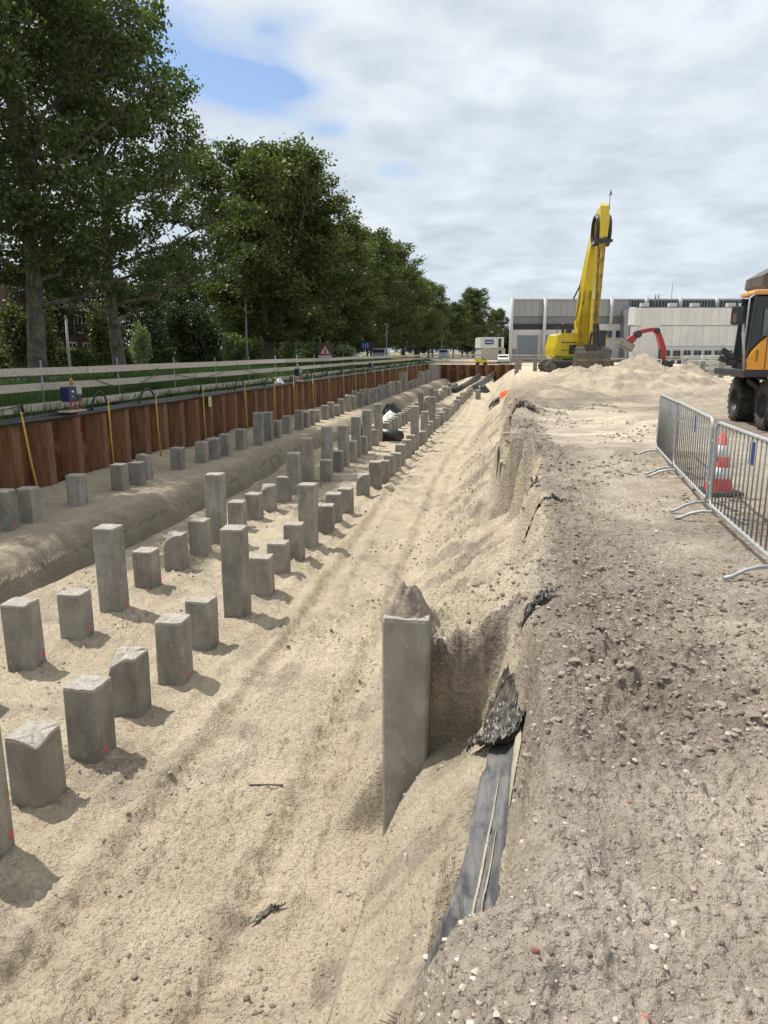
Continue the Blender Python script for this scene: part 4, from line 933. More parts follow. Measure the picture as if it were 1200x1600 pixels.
# ---------------------------------------------------------------- site cabins at the end of the pit
for k, (pa, pb, ya, yb, lab) in enumerate(((751, 787, 527, 544, 'upper white site cabin with a blue sign, stacked on another'), (752, 789, 544.6, 563, 'lower beige site cabin under the white one'))):
    f = Fr('site_cabin', 769, 104, lab, 'site cabin'); a = f.p(pa, ya); b_ = f.p(pb, yb)
    m_ = mat('cabin_white', (.60, .60, .57), .5) if k == 0 else mat('cabin_beige', (.40, .38, .32), .6, var=.15)
    bd = MB().box(a.x, b_.x, 0, 6, b_.z, a.z, bev=.05).build('shell', m_, f.root)
    rb = MB()
    for q in range(9): xx = a.x+(b_.x-a.x)*(q+.5)/9; rb.box(xx-.05, xx+.05, -.03, .0, b_.z+.1, a.z-.1)
    rb.build('wall_ribs', m_, f.root)
    c1 = f.p(758, 531); c2 = f.p(771, 538)
    if k == 0:
        s_ = MB().box(c1.x, c2.x, -.09, -.04, c2.z, c1.z).build('name_board', M_sign, f.root); t_ = MB()
        for q in range(5): t_.box(c1.x+.15+q*.18, c1.x+.27+q*.18, -.1, -.091, (c1.z+c2.z)/2-.07, (c1.z+c2.z)/2+.07)
        t_.build('lettering', M_white, s_)
    d1 = f.p(779, 529 if k == 0 else 547); d2 = f.p(783, 543 if k == 0 else 562); MB().box(d1.x, d2.x, -.06, -.031, d2.z, d1.z).build('door', M_dark, f.root)
# ---------------------------------------------------------------- yellow long reach excavator
M_y = mat('excavator_yellow', (.62, .47, .012), .38, var=.08, vscale=1.2, coat=.3, dirt=(.28, .20, .04), dirt_amt=.35, dirt_scale=1.2)
M_ydirty = mat('dirty_yellow', (.36, .25, .03), .6, var=.3, dirt=(.06, .04, .02), dirt_amt=.85, dirt_scale=2.2)
M_track = mat('track_steel', (.07, .065, .058), .7, var=.3, dirt=(.22, .18, .13), dirt_amt=.7, dirt_scale=4)
M_bucket = mat('bucket_steel', (.085, .078, .07), .5, metal=.3, var=.3, dirt=(.20, .15, .10), dirt_amt=.5, dirt_scale=2)
M_chrome = mat('cylinder_rod', (.55, .56, .57), .2, metal=.9)
M_hoseb = M_black; M_green = mat('green_band', (.10, .24, .04), .5)
E_ = Fr('long_reach_excavator', 893, 62, 'yellow long reach excavator with raised boom behind the sand heaps', 'excavator'); er = E_.root
def P(px, py, d): return E_.p(px, py, d)
# tracks: seen obliquely, running to the right and away
def track(cx, cy, ln, w, r_, nm='track'):
    out = []
    for k in range(9): a = R(90+k*22.5); out.append((-ln/2+r_*math.cos(a), r_+r_*math.sin(a)))
    for k in range(9): a = R(-90+k*22.5); out.append((ln/2+r_*math.cos(a), r_+r_*math.sin(a)))
    b = MB().prism(out, cy-w/2, cy+w/2, 'y'); 
    o = b.build(nm, M_track, er); o.location = (cx, 0, 0)
    inn = [(x*.9, (z-r_)*.74+r_) for x, z in out]; q = MB().prism(inn, cy-w/2-.03, cy-w/2+.02, 'y').build('track_frame', M_dark, o)
    wl = MB()
    for k in range(7): wl.lathe([(0, -.05), (.16, -.05), (.16, .03), (0, .03)], 12, Matrix.Translation((-ln/2+.35+k*(ln-.7)/6, cy-w/2-.05, r_*.55)), axis='y')
    for sx in (-1, 1): wl.lathe([(0, -.05), (r_*.6, -.05), (r_*.6, .03), (0, .03)], 16, Matrix.Translation((sx*ln/2, cy-w/2-.05, r_)), axis='y')
    wl.build('rollers', M_track, o)
    sh = MB()
    for k in range(34):
        t = k/34; 
        if t < .5: sh.box(-ln/2+ln*t*2-.05, -ln/2+ln*t*2+.03, cy-w/2-.02, cy+w/2+.02, 2*r_, 2*r_+.05)
    for sx in (-1, 1):
        for k in range(5):
            a = R(90-sx*(18+k*32)); M_ = Matrix.Translation((sx*ln/2+(r_+.01)*math.cos(a), 0, r_+(r_+.01)*math.sin(a))) @ Matrix.Rotation(-(a-math.pi/2), 4, 'Y'); sh.box(-.04, .04, cy-w/2-.02, cy+w/2+.02, 0, .05, M_)
    sh.build('track_shoes', M_track, o)
track(.4, -1.3, 4.5, .7, .47); track(.4, 1.6, 4.5, .7, .47)
MB().box(-1.2, 1.9, -.9, 1.2, .45, .95, bev=.08).build('undercarriage', M_dark, er)
MB().lathe([(0, .9), (.9, .9), (.9, 1.12), (0, 1.12)], 20, Matrix.Translation((.2, .15, 0))).build('turntable', M_dark, er)
a = P(868, 520, 61.5); b_ = P(905, 562, 61.5)
hb = MB().prism([(a.x, 1.25), (a.x-.05, 1.9), (a.x+.15, 2.95), (a.x+.55, 3.12), (b_.x, 3.15), (b_.x+.1, 1.12), (a.x+.3, 1.05)], -.6, 3.0, 'y').build('house', M_y, er)
MB().box(a.x+.02, b_.x-.2, -.64, -.605, 1.12, 1.30).build('green_band', M_green, hb); MB().box(a.x+.3, b_.x-.35, -.63, -.601, 2.35, 2.42).box(a.x+.3, b_.x-.35, -.63, -.601, 1.75, 1.80).build('panel_seams', M_dark, hb)
MB().box(b_.x-.9, b_.x-.3, -.64, -.605, 1.45, 2.2).build('grille', M_dark, hb)
MB().box(a.x+.05, a.x+.5, -.75, -.3, 1.3, 2.6, bev=.1).build('corner_tank', M_y, er)
MB().tube([(a.x+.75, .2, 3.1), (a.x+.75, .2, 3.75), (a.x+.7, .1, 3.9)], .11, 10).build('exhaust', M_dark, er)
MB().tube([(a.x+.15, -.3, 3.0), (a.x+.15, -.3, 3.55), (a.x+.55, -.3, 3.6), (a.x+.55, -.3, 3.1)], .03, 6).build('handrail', M_dark, er)
MB().box(a.x+1.1, a.x+1.5, .2, .9, 3.12, 3.42, bev=.04).build('air_filter', M_dark, er)
MB().box(b_.x+.05, b_.x+1.6, .2, 3.1, 1.15, 2.2, bev=.08).build('right_house', M_y, er)
ca = P(930, 512, 62); cb_ = P(944, 553, 62)
cab = MB().prism([(ca.x, 1.2), (ca.x-.05, 2.4), (ca.x+.1, 3.25), (cb_.x, 3.25), (cb_.x+.05, 1.2)], -.1, 1.6, 'y').build('cab', M_dark, er)
MB().box(ca.x+.12, cb_.x-.06, -.13, -.101, 1.9, 3.1).build('windscreen', M_glass, cab); MB().box(cb_.x+.051, cb_.x+.12, .0, 1.5, 1.15, 3.0, bev=.02).build('cab_side', M_y, cab)
MB().box(ca.x, cb_.x, -.15, 1.6, 3.26, 3.36, bev=.03).build('cab_roof', M_dark, cab)
def poly_beam(pts, name, m, parent):
    """pts: [(centre Vector, width, depth)] joined box beam"""
    b = MB(); vs = []; n = len(pts)
    for i, (c, w, h) in enumerate(pts):
        d = (pts[min(i+1, n-1)][0]-pts[max(i-1, 0)][0]).normalized(); r = Vector((1, 0, 0)); r = (r-d*r.dot(d)).normalized(); u = r.cross(d)
        vs += [c+r*sx*w/2+u*sy*h/2 for sx, sy in ((-1, -1), (1, -1), (1, 1), (-1, 1))]
    fs = [(3, 2, 1, 0), tuple(4*(n-1)+k for k in range(4))]+[(4*i+k, 4*i+(k+1) % 4, 4*i+4+(k+1) % 4, 4*i+4+k) for i in range(n-1) for k in range(4)]
    b.add(vs, fs); return b.build(name, m, parent)
boom = poly_beam([(P(905, 557, 62.8), .9, .9), (P(908, 520, 62.2), .86, 1.3), (P(911.5, 487, 61.4), .84, 1.5), (P(917, 445, 60.6), .80, 1.3), (P(925, 395, 59.7), .66, .95), (P(933, 350, 59.0), .5, .7), (P(937.5, 330, 58.6), .4, .6)], 'boom', M_y, er)
MB().bar(P(899.5, 500, 61.5), P(924, 368, 59.5), .05, .08).build('grease_line', M_dark, boom)
MB().tube([P(896, 467, 61.6), P(906, 447, 61.2), P(914, 420, 60.5), P(927, 350, 59.3)], .06, 6).build('hydraulic_hose', M_black, boom)
for sgn in (-1, 1): MB().bar(P(912+sgn*8, 552, 61.3), P(915+sgn*6.5, 490, 60.3), .26, .26).bar(P(915+sgn*6.5, 492, 60.3), P(919+sgn*5, 455, 60.0), .13, .13).build('boom_cylinder', M_ydirty, er)
MB().box(-.15, .15, -.3, .3, -.25, .25, Matrix.Translation(P(901.5, 506, 61.4))).build('boom_bracket', M_y, boom)
stick = poly_beam([(P(942.5, 321, 58.2), .45, .5), (P(942.5, 325, 58.1), .62, .9), (P(942, 345, 58.0), .70, 1.05), (P(940.5, 372, 57.9), .58, .8)], 'stick_head', M_y, er)
poly_beam([(P(940, 376, 57.85), .52, .6), (P(936, 430, 57.6), .44, .55), (P(932, 480, 57.3), .36, .45), (P(928.5, 520, 57.1), .32, .4), (P(928, 540, 57.0), .32, .4)], 'stick', M_ydirty, er)
MB().bar(P(932.5, 384, 57.6), P(923.5, 490, 57.2), .10, .10).bar(P(926, 470, 57.1), P(921, 540, 56.9), .12, .12).build('stick_rod', M_y, er)
MB().bar(P(941.5, 385, 57.2), P(937, 455, 57.0), .24, .24).bar(P(937, 453, 57.0), P(934, 505, 56.8), .11, .11).build('bucket_cylinder', M_ydirty, er)
MB().bar(P(944, 390, 57.3), P(939, 440, 57.2), .07, .1).bar(P(939, 440, 57.2), P(934, 470, 57.1), .07, .1).build('stick_hoses', M_black, er)
for sgn, px in ((-1, 931), (1, 949)):
    c0 = P(px, 360, 58.2); b = MB(); pts = [c0+Vector((.02*sgn*math.cos(R(q)), .65*math.cos(R(q)), 1.05*math.sin(R(q)))) for q in range(0, 361, 20)]
    b.tube(pts, .11, 8, cap=False); b.tube([p+Vector((.1*sgn, 0, -.05)) for p in pts], .08, 8, cap=False); b.build('hose_loop', M_black, er)
MB().box(-.55, .55, -.2, .2, -.18, .18, Matrix.Translation(P(941, 377, 57.7))).box(.3, .9, -.1, .1, -.1, .1, Matrix.Translation(P(938, 376, 57.7))).build('pin_bracket', M_dark, er)
fl = MB().tube([P(944, 320.5, 58), P(953, 320.5, 58)], .03, 6).tube([P(952.5, 328, 58), P(952.5, 319, 58), P(954, 298, 58)], .022, 6).build('flag_mast', M_dark, er)
a = P(951.5, 306, 58); MB().add([a, a+Vector((.22, .02, .12)), a+Vector((.12, 0, .42)), a+Vector((.02, .02, .0)), a+Vector((.24, .04, .12)), a+Vector((.14, .02, .42))], [(0, 1, 2), (5, 4, 3), (0, 3, 4, 1), (1, 4, 5, 2), (2, 5, 3, 0)]).build('flag', M_dark, fl)
# linkage
for sgn in (-1, 1): MB().bar(P(928+sgn*4, 520, 56.9), P(925+sgn*6, 548, 56.6), .12, .2).bar(P(931+sgn*3, 505, 56.8), P(934+sgn*4, 545, 56.6), .12, .2).build('bucket_link', M_dark, er)
# bucket: open towards the machine, its curved back to us
a = P(899.5, 543, 57); b_ = P(949.5, 543, 57); zb0 = P(925, 583, 57).z
prof = []
for k in range(12): t = k/11; prof.append((-.55+1.1*math.sin(t*2.3)*-1.0, zb0+1.75-1.75*t+.0))
prof = [(-.0, zb0+1.95), (-.35, zb0+1.85), (-.62, zb0+1.5), (-.72, zb0+1.0), (-.62, zb0+.5), (-.35, zb0+.12), (.1, zb0), (.75, zb0-.02), (.75, zb0+.03), (.1, zb0+.06), (-.3, zb0+.17), (-.55, zb0+.54), (-.65, zb0+1.0), (-.56, zb0+1.46), (-.3, zb0+1.78), (0, zb0+1.88)]
bk = MB().prism([(u, v) for u, v in prof], a.x, b_.x, 'x'); 
bo = bk.build('bucket', M_bucket, er); bo.location = (0, 57-62, 0)
side = [(-.0, zb0+1.9), (-.35, zb0+1.85), (-.62, zb0+1.5), (-.72, zb0+1.0), (-.62, zb0+.5), (-.35, zb0+.12), (.1, zb0), (.75, zb0+.0), (.45, zb0+1.1)]
for xx in (a.x-.06, b_.x+.0): MB().prism(side, xx, xx+.06, 'x').build('side_plate', M_bucket, bo)
sb = MB()
for k in range(5): xx = a.x+(b_.x-a.x)*(k+.5)/5; sb.box(xx-.08, xx+.08, .7, .95, zb0-.03, zb0+.05)
sb.build('teeth', M_chrome if 0 else M_bucket, bo); MB().box(a.x+.6, b_.x-.9, -.5, .1, zb0+1.75, zb0+2.15, bev=.05).build('hitch', M_dark, bo)
MB().box(a.x, b_.x, -.74, -.70, zb0+.95, zb0+1.02).build('wear_strip', M_ydirty, bo)
# ---------------------------------------------------------------- red material handler
G = Fr('red_crane', 1026, 76, 'red crane truck with raised arm and tilted grab before the building', 'crane'); gr_ = G.root
def Q(px, py, d=76): return G.p(px, py, d)
M_r = mat('crane_red', (.34, .012, .02), .4, var=.15, coat=.2, dirt=(.10, .02, .02), dirt_amt=.4)
arm = poly_beam([(Q(1029, 577), .60, .6), (Q(1034, 560), .58, .6), (Q(1036, 548), .55, .5), (Q(1032, 533), .5, .5), (Q(1028, 521), .48, .45), (Q(1024, 516.5), .5, .5)], 'main_arm', M_r, gr_)
MB().bar(Q(1029.5, 575, 75.4), Q(1031, 545, 75.4), .18, .18).build('arm_cylinder', M_dark, arm)
for k in range(8): c = Q(1028+k*.9, 528+k*6, 75.6); MB().box(-.12, .12, -.12, .1, -.05, .05, Matrix.Translation(c)).build('bracket', mat('faded_red', (.5, .10, .08), .5), arm)
poly_beam([(Q(1026, 514.5), .35, .42), (Q(1015, 515.5), .38, .46), (Q(1003, 518), .40, .42), (Q(996, 521), .35, .4)], 'jib', M_r, gr_)
MB().lathe([(0, -.3), (.38, -.3), (.38, .3), (0, .3)], 14, Matrix.Translation(Q(996, 522)), axis='y').lathe([(0, -.25), (.3, -.25), (.3, .25), (0, .25)], 14, Matrix.Translation(Q(1026, 517)), axis='y').build('joint', M_dark, gr_)
poly_beam([(Q(994, 524), .5, .5), (Q(986, 531), .7, .55), (Q(981, 536), .8, .6)], 'rotator', M_r, gr_)
Mg = Matrix.Translation(Q(978, 539)) @ Matrix.Rotation(R(30), 4, 'Y')
gb = MB().box(-.72, .72, -.5, .5, -.38, .38, Mg, bev=.04).build('grab', M_bucket, gr_)
MB().box(-.64, .64, -.56, -.505, -.30, .30, Mg).build('grab_plate', mat('scraped_steel', (.30, .28, .25), .5, metal=.3, dirt=(.1, .08, .06), dirt_amt=.6), gb)
MB().tube([Q(980, 552), Q(985, 562), Q(994, 565), Q(988, 545)], .02, 5).build('hanging_cable', M_dark, gr_)
a = Q(1011, 561); b_ = Q(1026, 577); cb2 = MB().prism([(a.x, b_.z), (a.x+.12, a.z-.4), (a.x+.35, a.z), (b_.x, a.z), (b_.x, b_.z)], -1.2, .9, 'y').build('cab', M_white, gr_)
MB().box(a.x+.42, b_.x-.12, -1.23, -1.201, b_.z+.42, a.z-.1).build('cab_window', M_glass, cb2)
MB().box(b_.x, Q(1046, 570).x, -1, .9, -.1, .7, bev=.05).build('chassis', M_dark, gr_)
for xx in (a.x+.35, b_.x+.6): MB().lathe([(0, -.15), (.42, -.15), (.45, 0), (.42, .15), (0, .15)], 16, Matrix.Translation((xx, -1.1, .35)), axis='y').build('wheel', M_rubber, gr_)
# ---------------------------------------------------------------- orange wheeled excavator at the right edge
M_o = mat('excavator_orange', (.78, .33, .018), .35, var=.05, coat=.4, dirt=(.45, .27, .10), dirt_amt=.25, dirt_scale=1.5)
M_roofo = mat('faded_orange', (.72, .38, .15), .5, var=.1)
H = empty('wheeled_excavator', (6.88, 18.95, hz(6.9, 18.95)-.01), 0, 'orange wheeled excavator with big black tyres at the right edge', 'excavator')
def wheel(x, y, side):
    r = .56; w = empty('wheel', (x, y, r-.02)); w.parent = H
    MB().lathe([(.30, -.25), (.42, -.27), (.52, -.24), (r-.012, -.19), (r-.002, -.08), (r-.002, .08), (r-.012, .19), (.52, .24), (.42, .27), (.30, .25)], 40, axis='x').build('tyre', M_rubber, w)
    lug = MB()
    for k in range(22):
        a = 2*math.pi*k/22
        for sd in (-1, 1):
            for j in range(4):
                t0, t1 = j/4, (j+1)/4; a0 = a+sd*.0+t0*.42+(0 if sd > 0 else .14); a1 = a+t1*.42+(0 if sd > 0 else .14); x0_ = sd*(.245*(1-t0)+.005); x1_ = sd*(.245*(1-t1)+.005)
                rr_ = r+.012
                p = lambda aa, xx, q: (xx, q*math.cos(aa), q*math.sin(aa))
                d_ = .045
                lug.add([p(a0-d_, x0_, rr_-.06), p(a0+d_, x0_, rr_-.06), p(a1+d_, x1_, rr_-.05), p(a1-d_, x1_, rr_-.05), p(a0-d_, x0_, rr_), p(a0+d_, x0_, rr_), p(a1+d_, x1_, rr_+.01), p(a1-d_, x1_, rr_+.01)],
                        [(0, 1, 5, 4), (1, 2, 6, 5), (2, 3, 7, 6), (3, 0, 4, 7), (4, 5, 6, 7)])
    lug.build('tread_lugs', M_rubber, w)
    rim = MB().lathe([(0, side*.05), (.10, side*.05), (.14, side*.12), (.18, side*.06), (.26, side*.08), (.285, side*.20), (.305, side*.25), (.305, -side*.1), (0, -side*.1)], 28, axis='x').build('rim', M_dark, w)
    return w
for (x, y, s_) in ((-1.15, -1.1, -1), (-1.15, 1.12, -1), (1.15, -1.1, 1), (1.15, 1.12, 1)): wheel(x, y, s_)
MB().box(-.85, .85, -1.7, 1.7, .62, .98, bev=.05).build('chassis', M_dark, H)
MB().tube([(-1.0, -1.1, .54), (1.0, -1.1, .54)], .13, 12).tube([(-1.0, 1.12, .54), (1.0, 1.12, .54)], .13, 12).build('axles', M_dark, H)
for y in (-1.1, 1.12): MB().box(-1.38, -.85, y-.62, y+.62, 1.10, 1.14, bev=.01).build('mudguard', M_dark, H)
MB().bar((-1.0, -.5, .7), (-1.3, .35, 1.05), .12, .12).bar((-1.1, -.55, .52), (-1.1, .5, .55), .09, .09).build('stabiliser_arm', M_dark, H)
MB().box(-1.15, -.9, -.4, .45, .55, 1.0, bev=.03).build('tool_box', M_dark, H)
MB().lathe([(0, .96), (.75, .96), (.75, 1.18), (0, 1.18)], 28).build('turntable', M_dark, H)
U_ = set(H.children)
MB().box(-1.55, 2.7, -1.32, 1.3, 1.16, 1.32, bev=.03).build('deck', M_dark, H)
hp = [(-1.52, 1.325), (-1.53, 1.5), (-1.44, 1.72), (-1.28, 1.92), (-1.14, 2.04), (-1.08, 2.24), (-.95, 2.30), (2.5, 2.30), (2.75, 2.1), (2.75, 1.325)]
hs_ = MB().prism(hp, -1.33, -1.20, 'y').build('side_cover', M_o, H)
MB().box(-1.0, 2.7, -1.19, 1.28, 1.325, 2.26, bev=.05).build('engine_hood', M_o, H)
MB().box(-1.05, 2.4, -1.36, .9, 2.301, 2.34, bev=.01).build('hood_lip', M_roofo, H)
t_ = MB().prism([(-1.0, 1.63), (-.62, 1.63), (-.52, 1.50), (-.3, 1.33), (2.6, 1.33), (2.6, 1.42), (-.2, 1.42), (-.42, 1.70), (2.6, 1.70), (2.6, 1.75), (-1.0, 1.75)], -1.338, -1.331, 'y').build('stripe', mat('stripe_grey', (.10, .10, .09), .5), hs_)
MB().box(-.32, .6, -1.346, -1.339, 1.38, 1.52).build('logo_panel', M_white, hs_)
MB().prism([(-.88, 2.05), (-.80, 2.22), (-.2, 2.22), (-.2, 1.98), (-.88, 1.98)], -1.34, -1.331, 'y').prism([(-.78, 1.80), (-.62, 1.95), (-.45, 1.95), (-.6, 1.77)], -1.34, -1.331, 'y').build('vent', M_dark, hs_)
MB().box(-1.17, -1.155, -1.336, -1.331, 1.34, 2.0).build('door_seam', M_dark, hs_); MB().box(-1.36, -1.32, -1.345, -1.331, 1.5, 1.75).build('handle', M_ydirty, hs_)
# cab
cabf = MB()
fr = [(-1.50, 1.33), (-1.50, 1.55), (-1.42, 2.88), (-.35, 2.92), (-.35, 1.33)]
cabo = MB().prism([(u*.985-.01, v) for u, v in fr], -1.17, -.22, 'y').build('cab', mat('cab_glass', (.012, .016, .018), .06, var=.1, spec=.7), H)
for a_, b2 in (((-1.515, 1.34), (-1.50, 1.6)), ((-1.50, 1.6), (-1.43, 2.90)), ((-.95, 2.0), (-.93, 2.90)), ((-.36, 2.2), (-.36, 2.92))):
    MB().bar((a_[0], -1.19, a_[1]), (b2[0], -1.19, b2[1]), .05, .07).build('pillar', M_dark, cabo); MB().bar((a_[0], -.21, a_[1]), (b2[0], -.21, b2[1]), .05, .07).build('pillar', M_dark, cabo)
MB().box(-1.24, -1.02, -1.21, -1.185, 2.05, 2.62).build('door_pane', mat('pale_glass', (.10, .14, .13), .05, spec=.8), cabo)  # door pane in a paler glass colour than the cab
MB().box(-1.50, -.28, -1.25, -.15, 2.92, 3.03, bev=.045).build('cab_roof', M_roofo, H)
MB().tube([(-1.54, -1.22, 1.35), (-1.62, -1.3, 1.9), (-1.60, -1.32, 2.85), (-1.5, -1.28, 2.92)], .018, 8).tube([(-1.56, -1.28, 1.3), (-1.70, -1.35, 2.3)], .03, 8).build('grab_rail', M_steel, H)
mr = MB().box(-1.96, -1.72, -1.42, -1.30, 2.28, 2.68, bev=.05).build('mirror', M_dark, H); MB().box(-1.94, -1.86, -1.428, -1.421, 2.33, 2.52, bev=.003).build('mirror_glass', mat('mirror_tint', (.20, .10, .06), .2), mr); MB().tube([(-1.72, -1.35, 2.35), (-1.55, -1.25, 2.2)], .02, 6).build('mirror_arm', M_dark, mr)
w_ = MB()
for dx, dz, an_ in ((0, 0, 20), (.14, .07, -10), (.02, .16, 35), (.17, -.08, 5)): w_.box(-.085, .085, -.06, .08, -.065, .065, Matrix.Translation((-2.0+dx, -1.2, 1.55+dz)) @ Matrix.Rotation(R(an_), 4, 'Y'), bev=.02)
w_.bar((-2.0, -1.15, 1.58), (-1.55, -1.1, 1.5), .05, .05); w_.build('lamp_cluster', M_black, H)
for q_ in set(H.children)-U_: q_.location.x -= .34; q_.location.z += .02
# boom folded back, bucket held above the cab
poly_beam([(Vector((-.6, .35, 1.9)), .4, .5), (Vector((.6, .3, 3.6)), .4, .6), (Vector((2.2, .3, 4.6)), .36, .45)], 'boom', M_o, H)
poly_beam([(Vector((2.2, .3, 4.7)), .3, .4), (Vector((.9, .3, 4.35)), .28, .4), (Vector((-.2, .3, 3.9)), .24, .3)], 'stick', M_o, H)
bk2 = MB().prism([(-1.62, 3.10), (-1.66, 2.98), (.4, 2.98), (.5, 3.2), (.3, 3.68), (-1.30, 3.70), (-1.45, 3.62)], -.5, .9, 'y').build('bucket', M_bucket, H)
rb = MB()
for k in range(6): rb.box(-1.42, .38, -.53, -.501, 3.04+k*.105, 3.09+k*.105)
rb.build('bucket_ribs', M_dark, bk2); MB().prism([(-1.82, 3.2), (-1.80, 3.42), (-1.5, 3.60), (-1.5, 2.99)], -.45, .85, 'y').build('bucket_lip', M_bucket, bk2)
BK0 = bk2
MB().bar((-.75, .2, 3.95), (-.55, .2, 3.75), .14, .1).bar((-.75, .2, 4.0), (-.3, .2, 4.15), .12, .12).build('coupler', M_dark, bk2)

BK0.location.x += .34
# ---------------------------------------------------------------- trees
def make_tree(seed, H=18, Rc=5.2, trunk_r=.32, nleaf=46000, ls=.11, z_first=.22, fork=False, dense=1.0, leafm=None, bark=None, limbs=30, twig_sig=.42, shape='oval'):
    r = random.Random(seed); rs_ = np.random.RandomState(seed); tb = MB(); tips = []
    lean = Vector((r.uniform(-.03, .03), r.uniform(-.03, .03), 0))
    def axis(z): return Vector((lean.x*z+.12*math.sin(z*.5+seed), lean.y*z+.12*math.cos(z*.43+seed), z))
    n = 12; top = H*.93
    if fork:
        zf = H*.17
        tb.tube([axis(z) for z in np.linspace(-.3, zf, 5)], [trunk_r*1.35, trunk_r*1.05, trunk_r, trunk_r*.98, trunk_r*.95], 10)
        stems = []
        for k in range(4):
            a = k*1.57+r.uniform(-.4, .4); e = Vector((math.cos(a), math.sin(a), 0)); pts = [axis(zf-.1)]
            for q in range(1, 9): t = q/8; pts.append(axis(zf)+e*(Rc*.42*t**.8)+Vector((r.uniform(-.2, .2), r.uniform(-.2, .2), (top-zf)*t)))
            tb.tube(pts, [trunk_r*.62*(1-.9*q/8)+.02 for q in range(9)], 7); stems.append(pts)
    else:
        tb.tube([axis(z) for z in np.linspace(-.3, top, n)], [trunk_r*(1.3 if k == 0 else 1)*(1-.93*k/(n-1))+.015 for k in range(n)], 10); stems = [[axis(z) for z in np.linspace(0, top, 9)]]
    for i in range(limbs):
        t = z_first+(.96-z_first)*((i+.5)/limbs); z = H*t; st = stems[i % len(stems)]
        fi = min(max((z-st[0].z)/(st[-1].z-st[0].z), 0), .99)*(len(st)-1); b = st[int(fi)].lerp(st[int(fi)+1], fi-int(fi))
        s_ = (t-z_first)/(1-z_first)
        prof = (math.sin(math.pi*min(1, (s_*.80+.20)))**.7) if shape == 'oval' else (1-s_)**.5
        ln = Rc*prof*r.uniform(.72, 1.15)*(.75 if fork else 1)+.5
        a = i*2.399+r.uniform(-.5, .5); up = .25+.9*s_+r.uniform(-.1, .2)
        d = Vector((math.cos(a), math.sin(a), up)).normalized(); pts = [b]; m = 6
        for q in range(1, m+1): pts.append(b+d*ln*q/m+Vector((r.uniform(-.18, .18), r.uniform(-.18, .18), r.uniform(-.1, .14)+.16*(q/m)**2*ln*.3)))
        r0 = trunk_r*.33*(1-.6*s_); tb.tube(pts, [r0*(1-.88*q/m)+.006 for q in range(m+1)], 6, cap=False)
        for q in range(2, m+1):
            for w in range(3):
                aa = r.uniform(0, 6.28); e = (d*.5+Vector((math.cos(aa), math.sin(aa), r.uniform(-.35, .8)))).normalized(); l2 = ln*r.uniform(.16, .34)*(1.1-.08*q)+.35
                p0 = pts[q]; p1 = p0+e*l2*.55+Vector((0, 0, .05)); p2 = p0+e*l2+Vector((r.uniform(-.1, .1), r.uniform(-.1, .1), .08))
                tb.tube([p0, p1, p2], [.022, .013, .005], 4, cap=False)
                tips.append((p2, 1.0)); tips.append((p1, .7))
                if r.random() < .5: e2 = (e+Vector((r.uniform(-1, 1), r.uniform(-1, 1), r.uniform(-.6, .8)))).normalized(); tips.append((p1+e2*l2*.5, .8))
    T = np.array([p[:] for p, _ in tips]); Wt = np.array([w for _, w in tips])*rs_.uniform(.35, 1.6, len(tips)); Wt /= Wt.sum()
    ci = rs_.choice(len(T), nleaf, p=Wt)
    dv = rs_.normal(0, 1, (nleaf, 3)); dv /= np.linalg.norm(dv, axis=1)[:, None]
    c = T[ci]+dv*(rs_.rand(nleaf, 1)**.55)*twig_sig*np.array([1.5, 1.5, 1.0])*(.6+.8*rs_.rand(len(T))[ci][:, None])
    u = rs_.normal(0, 1, (nleaf, 3)); u /= np.linalg.norm(u, axis=1)[:, None]; w = rs_.normal(0, 1, (nleaf, 3)); w = np.cross(u, w); w /= np.linalg.norm(w, axis=1)[:, None]
    s = ls*rs_.uniform(.6, 1.35, (nleaf, 1))
    v = np.stack([c-u*s*.55, c+w*s*.42+u*s*.05, c+u*s*.6, c-w*s*.42+u*s*.05], 1).reshape(-1, 3)
    me = np_mesh('crown', v, np.arange(nleaf*4).reshape(-1, 4), 4, leafm or M_leaf, False)
    cl = rs_.rand(len(T)); fattr(me, 'rnd', np.repeat(np.clip(cl[ci]*.6+rs_.rand(nleaf)*.4, 0, 1), 4))
    kz = H/np.percentile(c[:, 2], 99.7); kr = Rc/np.percentile(np.hypot(c[:, 0], c[:, 1]), 97)
    co = np.empty(len(me.vertices)*3, np.float32); me.vertices.foreach_get('co', co); co = co.reshape(-1, 3); co *= np.array([kr, kr, kz]); me.vertices.foreach_set('co', co.ravel())
    tb.v = [(a*(1 if z < H*z_first*.6 else kr), b_*(1 if z < H*z_first*.6 else kr), z*kz) for a, b_, z in tb.v]
    tm_ = tb.mesh('trunk'); tm_.materials.append(bark or M_bark)
    return tm_, me
def put_tree(pr, x, y, rz, sc, lab, group=None, name='tree', sz=None):
    r0 = empty(name, (x, y, hz(x, y) if math.hypot(x, y) < 120 else 0), rz, lab, 'tree', group); r0.scale = (sc, sc, sz or sc)
    link('trunk', pr[0], r0); link('crown', pr[1], r0)
    return r0
TA = make_tree(11, 16.8, 5.6, .36, 62000, .145, .20, limbs=38, bark=M_bark_l, twig_sig=.40)
TB = make_tree(23, 16.2, 5.5, .32, 56000, .145, .19, limbs=36, bark=M_bark_l, twig_sig=.38)
TC = make_tree(37, 15.3, 6.6, .36, 74000, .19, .15, fork=True, limbs=56, leafm=M_leaf2, twig_sig=.52)
TD = make_tree(51, 17.5, 5.4, .28, 26000, .26, .16, limbs=34, leafm=M_leaf2, twig_sig=.6)
TE = make_tree(67, 9.5, 4.2, .2, 20000, .20, .05, limbs=26, leafm=M_leafd, twig_sig=.6)
TG = 'poplars in the row along the road'
put_tree(TA, -17.5, 25.4, .4, 1.0, 'big poplar with pale banded trunk at the left edge', TG, 'poplar_tree')
